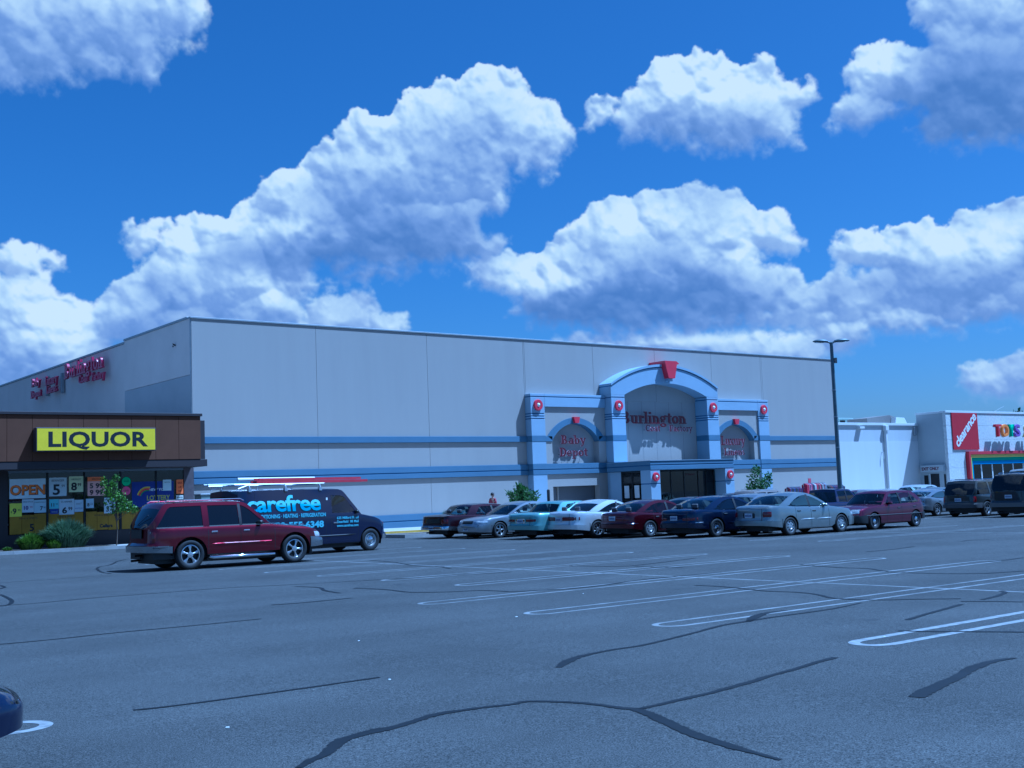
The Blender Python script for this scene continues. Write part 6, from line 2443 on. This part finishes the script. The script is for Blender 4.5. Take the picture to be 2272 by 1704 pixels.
def van_extra(b, S, root):
    yS = -(b.W + .004)
    sd = lambda x, z: b.W * 1.0
    face = lambda x, z: (x, -(b.W * .997 + .010), z)
    zt_ = 2.10
    # lettering on the right side
    g = S['gh']
    M_CY = two_tone('van_letter_cyan', (.28, .56, .60), (.05, .27, .40))
    MAT_T = mat('van_letter_pale', (.22, .44, .52), .5)
    yy = lambda x, z: -((g['_yy'](x, z) if z > 1.24 else b.at(b.sx(x), z)[1]) + .012)
    tilt = math.atan2(g['_yy'](.5, 1.40) - g['_yy'](.5, 1.95), .55)
    text('lettering', 'carefree', .70, M_CY, root, (-1.16, yy(.5, 1.42) - .006, 1.42), rot=(R(90) - tilt, 0, 0), ext=.001, bold=.018, space=.95, fit=2.70)
    text('lettering', 'AIR CONDITIONING · HEATING · REFRIGERATION', .165, MAT_T, root, (-1.22, yy(.5, 1.20) - .004, 1.205), ext=.001, bold=.005, fit=2.92)
    text('lettering', '732-555-6348', .27, MAT_T, root, (-.34, yy(.5, .95) - .004, .87), ext=.001, bold=.012, fit=1.95)
    for k, s_ in enumerate(('635 Milford Road', 'Deerfield  08 Mail', 'www.carefree.com')):
        text('lettering', s_, .115, MAT_T, root, (2.12, yy(2.5, 1.0) - .004, 1.09 - .125 * k), ext=.001, bold=.003, fit=.86)
    # ladder rack
    rk_ = MB()
    for x in (-1.0, .3, 1.6):
        rk_.tube([(x, -.86, 2.12), (x, -.80, 2.26), (x, .80, 2.26), (x, .86, 2.12)], .022, 6)
        for s in (-1, 1):
            rk_.box(x - .05, x + .05, s * .83 - .05, s * .83 + .05, 2.04, 2.14)
    for s in (-1, 1):
        rk_.tube([(-1.5, s * .78, 2.27), (1.8, s * .78, 2.27)], .020, 6)
        rk_.tube([(-1.4, s * .84, 2.14), (-1.0, s * .8, 2.26)], .016, 6)
    rk_.build('roof_rack', mat('rack_aluminium', (.62, .63, .66), .35, .8), root)
    MB().box(-1.49, -1.45, -.3, .3, .95, 1.2).build('plate_recess', M_BLACK, root)
    MB().box(1.52, 1.528, -(b.W + .03), -(b.W + .0), .20, .24).build('jack_point', M_BLACK, root)
    MB().box(1.78, 1.84, yy(1.8, 1.76) - .004, yy(1.8, 1.76) + .004, 1.72, 1.80).build('number_sticker', M_WHITE, root)


VAN = dict(squash=False, W=1.98, wb=3.50, ro=1.50, fo=.74, R=.37, gap=.06, paint=P_NAVY, corner=.30, endcurve=.06, taper=.96, sq=3,
           shoulder=[(-1.5, 1.26), (2.9, 1.26), (3.15, 1.22), (3.65, 1.12), (4.05, 1.0), (4.24, .90)],
           sill=[(-1.5, .42), (-.6, .40), (.4, .32), (2.9, .32), (3.9, .36), (4.24, .38)],
           rear=[(.3, 0), (.42, .05), (.56, .05), (.58, 0), (1.26, 0)], front=[(.3, .0), (.42, .06), (.58, .07), (.60, .0), (.9, -.03), (1.0, -.14)],
           doors=[(.6, 1.72), (1.92, 2.98)], crown=.07, wheel='steel_truck', plate=.72, z_bumper=.57, bumper_rear=M_CHROME, bumper_front=M_CHROME,
           handle=M_CHROME, handle_drop=.28, tumble=[(0, .96), (.2, .98), (.5, 1.0), (.8, 1.0), (.95, .995), (1, .985)],
           gh=dict(xa=3.15, xb=2.42, xc=-1.40, xd=-1.50, zr=2.08, wr=.84, cw=.2, arch=.03, soft=.16, soft_rear=.08, rw=.20, aw=.14, tpow=1.0, wb=.05,
                   wins=[(1.98, 2.98)], pillars=[], glass=(G_CLEAR, G_DARK, G_CLEAR), bow_rear=.03, hdr=.14, one_row=True, seat_back=.25, shelf=False),
           lights=[('wrap', True, .80, -.93, .70, 1.12, M_TAIL), ('pair', False, .50, .80, .66, .88, M_LAMP), ('wrap', False, .84, 4.12, .84, .98, M_AMBER), ('mid', False, -.46, .46, .64, .90, M_BLACK)],
           strips=[(.5, 2.95, .55, .60, M_BLACK, .012)], mirror=M_BLACK, mirror_back=.25, extra=van_extra, seat=M_SEAT)
vroot, vb = make_vehicle(VAN, 'service_van', 'dark navy service van with large pale blue lettering and a roof rack', 'van', 16.60, 33.88, R(5.5), 1.0)
vroot['label'] = 'dark navy service van with large pale blue lettering and a roof rack'


def on_van(o):
    o.matrix_world = vroot.matrix_world @ o.matrix_world


bpy.context.view_layer.update()
# ladders and a pipe lie on the rack
ld = MB()
for s in (0, .34):
    ld.box(-.7, 3.55, -.78 + s, -.74 + s, 2.30, 2.38)
for k in range(13):
    x = -.5 + .3 * k
    ld.tube([(x, -.76, 2.34), (x, -.42, 2.34)], .014, 6)
for s in (.03, .31):
    ld.box(-.6, 3.3, -.78 + s, -.75 + s, 2.395, 2.46)
lo = ld.build('ladder', mat('fibreglass_red', (.42, .03, .05), .5, var=.15, scale=6))
on_van(lo)
tag(lo, 'red fibreglass extension ladder lying on the van roof rack', 'ladder')
for lab, y, r, x0, x1, z in (('long white pipe strapped to the van roof rack beside the ladder', -.30, .055, -1.1, 1.75, 2.44), ('thin silver bar at the rear of the van roof rack', .10, .025, -1.9, 1.4, 2.30), ('second short silver bar across the back of the van roof rack', .35, .02, -1.9, .6, 2.30)):
    q = MB().tube([(x0, y, z), (x1, y, z)], r, 12).build('pipe' if r > .05 else 'bar', M_WHITE if r > .05 else MATS['rack_aluminium'])
    on_van(q)
    tag(q, lab, 'pipe' if r > .05 else 'bar')

# --- the parked row, left to right
TL = lambda z0, z1, y0=.40, x=-.75, m=M_TAILD: ('wrap', True, y0, x, z0, z1, m)
HL = lambda z0, z1, y0, x: ('wrap', False, y0, x, z0, z1, M_LAMP)
H = -.04


def row(S, label, x, y, heading=0.0, scale=1.04, name='parked_car', cat='car'):
    return make_vehicle(S, name, label, cat, x, y, heading, scale, 'cars parked in rows before the store')


s1 = sedan(P_MAROON, wb=2.9, ro=1.35, fo=1.1, W=1.9, belt=.93, trunk=.95, hood=.90, zr=1.38, xa=2.15, xb=1.55, xc=.10, xd=-.28, cw=.42, soft=.08, taper=.97, corner=.22, endcurve=.03, R=.32,
           rear=[(.25, 0), (.34, .07), (.50, .08), (.53, .0), (.95, -.02)], bumper=M_CHROME, wheel='cover', zbump=.5,
           lights=[('wrap', True, .55, -1.2, .60, .82, M_TAILD), ('mid', True, -.5, .5, .62, .84, M_BLACK)], plate=.44,
           strips=[(.4, 2.4, .44, .49, M_CHROME)])
row(s1, 'old boxy dark maroon saloon, leftmost of the parked row', 28.65, 39.95)
s2 = sedan(P_SILVER, wb=2.72, ro=1.08, fo=.98, W=1.78, belt=.92, zr=1.42, hood=.84, R=.325, wheel='alloy5', front_plate=True, plate=.40, cw=.36, xb=1.35, xc=.35, xd=-.45,
           lights=[HL(.60, .72, .48, 3.2), ('mid', False, -.36, .36, .58, .72, M_BLACK), ('mid', False, -.62, .62, .28, .38, M_BLACK), ('wrap', True, .5, -.7, .66, .84, M_TAIL)], strips=[(.45, 2.3, .46, .50, P_SILVER)], mirror=P_SILVER)
row(s2, 'silver saloon with its nose and headlights toward the camera', 31.28, 37.81, R(180))
s3 = sedan(P_MINT, wb=2.75, ro=1.2, fo=1.05, W=1.86, belt=.95, trunk=.98, hood=.9, zr=1.40, xa=2.1, xb=1.55, xc=.25, xd=-.15, cw=.30, soft=.09, taper=.965, corner=.25, endcurve=.05, R=.315, tumble=[(0, .96), (.2, .985), (.5, 1), (.8, 1), (.94, .99), (1, .95)],
           lights=[('pair', True, .30, .84, .66, .78, M_TAILD), ('mid', True, -.28, .28, .60, .80, M_CHROME)], plate=.70, strips=[(.4, 2.3, .42, .47, M_CHROME)], wins=[(.0, .80), (.92, 2.05)], pillars=[(.86, .08)], rear_low=.04)
row(s3, 'pale mint green saloon with an upright back window', 28.7, 34.38)
s4 = sedan(P_WHITE, wb=2.75, ro=1.1, fo=1.05, W=1.84, belt=.93, trunk=1.00, hood=.82, zr=1.40, xa=2.15, xb=1.35, xc=.35, xd=-.55, cw=.62, soft=.24, R=.325, wheel='alloy7', arch=.14,
           lights=[('pair', True, .16, .86, .66, .84, M_TAILD), ('wrap', True, .82, -.80, .68, .82, M_TAILD)], plate=.72, strips=[], glass=(G_TINT, G_DARK, G_TINT))
row(s4, 'white rounded saloon with wide dark tail lamps', 29.15, 32.78)
s5 = sedan(P_RED, wb=2.60, ro=1.05, fo=.95, W=1.72, belt=.86, trunk=.93, hood=.78, zr=1.33, xa=2.0, xb=1.25, xc=.20, xd=-.60, cw=.30, R=.31, wheel='cover', taper=.95, corner=.28,
           lights=[('pair', True, .10, .78, .60, .76, M_TAILD)], plate=.72, strips=[(.42, 2.2, .46, .51, M_BLACKP), (-.95, -.4, .50, .54, M_CHROME)], bumper=P_RED)
row(s5, 'dark red low saloon with a plain trunk, between the white and the blue car', 29.95, 30.78)
s6 = sedan(P_BLUE, wb=2.70, ro=1.15, fo=1.0, W=1.80, belt=.92, trunk=.97, hood=.84, zr=1.40, xa=2.15, xb=1.35, xc=.30, xd=-.50, cw=.42, R=.325, wheel='steel', soft=.22,
           lights=[('pair', True, .34, .84, .60, .72, M_TAILD), ('wrap', True, .80, -.85, .60, .72, M_TAILD)], plate=.70, strips=[(.44, 2.3, .46, .51, P_BLUE), (-1.0, -.45, .52, .56, M_CHROME)])
row(s6, 'dark blue saloon with plain dark wheels beside the pewter saloon', 30.42, 28.05)
s7 = sedan(P_GREY, wb=2.53, ro=1.02, fo=.92, W=1.71, belt=.93, trunk=1.0, hood=.84, zr=1.41, xa=2.05, xb=1.28, xc=.28, xd=-.42, cw=.40, R=.31, wheel='cover', soft=.24, arch=.10,
           lights=[('wrap', True, .52, -.78, .62, .84, M_TAILD), HL(.58, .70, .50, 3.0), ('mid', True, -.26, .26, .60, .80, M_BLACK)], plate=.70, strips=[(.42, 1.18, .50, .55, P_WHITE), (1.22, 2.02, .50, .55, P_WHITE)])
row(s7, 'pewter grey saloon in full side view, nearest of the parked row', 31.7, 25.85, R(-2), 1.07)
s8 = sedan(P_PURPLE, wb=2.50, ro=.70, fo=.86, W=1.66, belt=.88, trunk=.93, hood=.84, zr=1.37, xa=1.95, xb=1.38, xc=-.05, xd=-.62, cw=.30, R=.30, wheel='steel', soft=.10, taper=.96, corner=.24, endcurve=.04,
           lights=[('pair', False, .42, .76, .58, .74, M_LAMP), ('mid', False, -.42, .42, .58, .74, M_BLACK), ('pair', True, .5, .76, .6, .78, M_TAILD)], front_plate=True, plate=.46, bumper=M_BLACKP,
           wins=[(-.42, .10), (.16, .80), (.88, 1.9)], pillars=[(.84, .08), (.13, .05)], one_row=False, strips=[(-.55, 3.0, .50, .53, M_BLACKP)], shelf=False)
row(s8, 'plum coloured five door hatchback facing the camera side', 38.95, 25.68, R(180), 1.06)
s9 = sedan(P_SILVER, wb=2.5, ro=.98, fo=.95, W=1.73, belt=.86, trunk=.98, hood=.74, zr=1.30, xa=1.95, xb=1.15, xc=.1, xd=-.75, cw=.3, R=.31, wheel='alloy5', soft=.22,
           lights=[('mid', True, -.80, .80, .66, .82, M_TAILD)], plate=.42, strips=[])
row(s9, 'silver coupe with a full width dark tail panel behind the plum hatchback', 51.2, 32.3)
GCH = dict(W=1.76, wb=2.69, ro=.95, fo=.83, R=.355, gap=.07, paint=P_CHAR, low=M_CLAD, z_low=.62, corner=.28, endcurve=.05, taper=.96,
           shoulder=[(-.95, 1.02), (2.0, 1.01), (2.2, 1.0), (3.1, .95), (3.4, .88), (3.52, .80)], sill=[(-.95, .42), (2.3, .34), (3.5, .40)],
           rear=[(.3, 0), (.4, .06), (.58, .07), (.6, 0), (1.02, -.02)], front=[(.3, 0), (.4, .05), (.58, .06), (.6, 0), (.9, -.05)],
           doors=[(.44, 1.25), (1.25, 2.15)], crown=.06, wheel='alloy5', plate=.80, z_bumper=.60, bumper=M_CLAD,
           gh=dict(xa=2.12, xb=1.50, xc=-.55, xd=-.88, zr=1.68, wr=.66, cw=.16, arch=.03, soft=.13, soft_rear=.09, wins=[(-.72, .32), (.44, 1.23), (1.31, 2.06)], pillars=[(1.27, .07)], glass=(G_CLEAR, G_DARK, G_TINT), bow_rear=.06),
           lights=[('wrap', True, .70, -.80, .66, .98, M_TAIL)], strips=[(.45, 2.15, .60, .66, M_CLAD, .02)], extra=rails(-.5, 1.4, .56, 1.74, M_CHROME))
row(GCH, 'dark grey boxy sport utility seen from behind with a pale plate', 50.45, 29.3, 0, 1.04, 'sport_utility')
EXP = dict(GCH, W=1.96, wb=3.02, ro=1.1, fo=.92, R=.39, paint=P_DKCHAR, shoulder=[(-1.1, 1.16), (2.5, 1.15), (3.6, 1.05), (3.85, .95), (3.94, .9)], sill=[(-1.1, .46), (2.6, .40), (3.9, .44)],
           rear=[(.3, 0), (.42, .07), (.66, .08), (.68, 0), (1.16, -.02)], front=[(.3, 0), (.4, .05), (.66, .06), (.68, 0), (1.1, -.05)], doors=[(.5, 1.45), (1.45, 2.5)], z_bumper=.68, plate=.92, z_low=.45,
           gh=dict(xa=2.5, xb=1.8, xc=-.75, xd=-1.04, zr=1.90, wr=.74, cw=.14, arch=.03, soft=.14, soft_rear=.10, wins=[(-.85, .38), (.52, 1.42), (1.5, 2.42)], pillars=[(1.46, .07)], glass=(G_CLEAR, G_DARK, G_DARK), bow_rear=.06),
           lights=[('wrap', True, .84, -.96, .86, 1.08, M_TAIL)], strips=[(-.1, 2.6, .60, .66, M_CLAD, .02)], extra=rails(-.6, 1.6, .64, 1.97, M_CHROME), bumper_rear=mat('bumper_satin', (.16, .165, .17), .4, .6), bumper=M_CLAD)
row(EXP, 'largest dark sport utility, cut by the right edge of the photograph', 49.7, 26.35, 0, 1.04, 'sport_utility')

# --- farther vehicles seen over and between the row
def far_sedan(p, **k):
    k.setdefault('wheel', 'cover')
    return sedan(p, far=True, lights=[TL(.64, .82), HL(.56, .68, .5, 3.0)], **k)


FGL = (G_TINT, G_TINT, G_TINT)
PK = dict(W=1.95, wb=3.4, ro=1.15, fo=.95, R=.38, gap=.07, paint=paint('paint_indigo', (.020, .018, .065), .3, .35), corner=.25, endcurve=.04, taper=.97,
          shoulder=[(-1.15, 1.20), (.95, 1.20), (2.9, 1.16), (4.0, 1.06), (4.35, .95)], sill=[(-1.15, .46), (4.35, .44)], rear=[(.3, 0), (.5, .06), (.6, 0)], front=[(.3, 0), (.5, .05), (.66, 0), (.95, -.06)],
          doors=[(1.0, 1.75), (1.75, 2.85)], crown=.05, wheel='alloy6', plate=.6, z_bumper=.6, bumper=M_CHROME, bed=(-.95, .85), far=True,
          gh=dict(xa=2.85, xb=2.15, xc=.98, xd=.86, zr=1.86, wr=.74, cw=.10, arch=.03, soft=.13, soft_rear=.06, wins=[(1.08, 1.70), (1.80, 2.78)], pillars=[(1.75, .08)], glass=(G_CLEAR, G_TINT, G_TINT), one_row=True, bow_rear=.02, shelf=False),
          lights=[('wrap', True, .85, -1.0, .7, 1.08, M_TAILD)])
row(PK, 'indigo pickup truck standing behind the pewter saloon', 39.3, 29.9, 0, .84, 'pickup_truck', 'pickup truck')
row(far_sedan(P_SILVER, W=1.76, zr=1.42), 'silver saloon mostly hidden between the blue and pewter cars', 35.1, 30.15)
row(far_sedan(P_CHAR, W=1.74, glass=FGL), 'dark saloon glimpsed behind the dark red car', 37.0, 33.5, R(180))
row(dict(GCH, paint=P_TAN, low=P_TAN, far=True), 'champagne sport utility roof showing behind the pewter saloon', 44.9, 37.7, 0, .95, 'sport_utility')
row(far_sedan(P_DKCHAR, W=1.74, glass=FGL, zr=1.42), 'black saloon by the small leafy tree', 46.6, 41.0)
row(far_sedan(P_PURPLE, W=1.72), 'plum saloon roof behind the indigo pickup', 58.0, 39.7, R(180))
row(far_sedan(P_WHITE, W=1.74), 'white saloon just beyond the plum saloon', 63.1, 45.1)
row(dict(GCH, paint=P_WHITE, low=P_WHITE, far=True, extra=None), 'white estate car roof behind the plum hatchback', 52.0, 35.6, 0, .86, 'estate_car')
row(far_sedan(P_WHITE, W=1.76, zr=1.45), 'white saloon farther right with its roof showing', 61.8, 39.7, 0, 1.1)
row(far_sedan(P_GREY, W=1.76, glass=FGL), 'pale grey saloon roof just above the silver coupe', 58.5, 36.6)
row(far_sedan(P_WHITE, W=1.76, zr=1.44), 'white saloon roof left of the dark grey sport utility', 64.4, 35.6, R(180), 1.1)
row(far_sedan(P_BLUE, W=1.76), 'blue saloon far back along the white annex wall', 68.0, 48.0, R(180))
MV = dict(GCH, paint=P_WHITE, low=P_WHITE, far=True, extra=None, W=1.9, gh=dict(GCH['gh'], xb=1.2, zr=1.78, soft=.3))
row(MV, 'white minivan roof beyond the two big sport utilities', 62.8, 32.6, 0, 1.30, 'minivan', 'minivan')

# --- bumper of a car reaching in at the lower left
BC = sedan(paint('paint_ink_blue', (.004, .006, .03), .3, .35), wb=2.6, ro=1.0, fo=.95, W=1.75, hood=.72, zr=1.35, wheel='alloy5', sill=[(-1, .4), (3.0, .3), (3.55, .38)], bumper=paint('paint_ink_bumper', (.004, .006, .028), .2, .4), lights=[])
make_vehicle(BC, 'parked_car', 'dark blue car of which only a bumper corner shows at lower left', 'car', -1.54, 7.9, R(0), 1.0, 'cars parked in rows before the store')


# lettering becomes plain meshes
bpy.context.view_layer.update()
_dg = bpy.context.evaluated_depsgraph_get()
for _o in [o for o in COL.objects if o.type == 'FONT']:
    _me = bpy.data.meshes.new_from_object(_o.evaluated_get(_dg))
    _me.name = _o.name
    _n = bpy.data.objects.new(_o.name, _me)
    COL.objects.link(_n)
    _n.parent = _o.parent
    _n.matrix_local = _o.matrix_local.copy()
    if _o.get('fit'):
        _xs = [v.co.x for v in _me.vertices]
        _n.scale.x = _o['fit'] / (max(_xs) - min(_xs))
    if _o.get('cx') is not None:
        _n.location.x = _o['cx'] - _n.scale.x * (max(_xs) + min(_xs)) / 2
    _nm = _o.name
    bpy.data.objects.remove(_o)
    _n.name = _nm
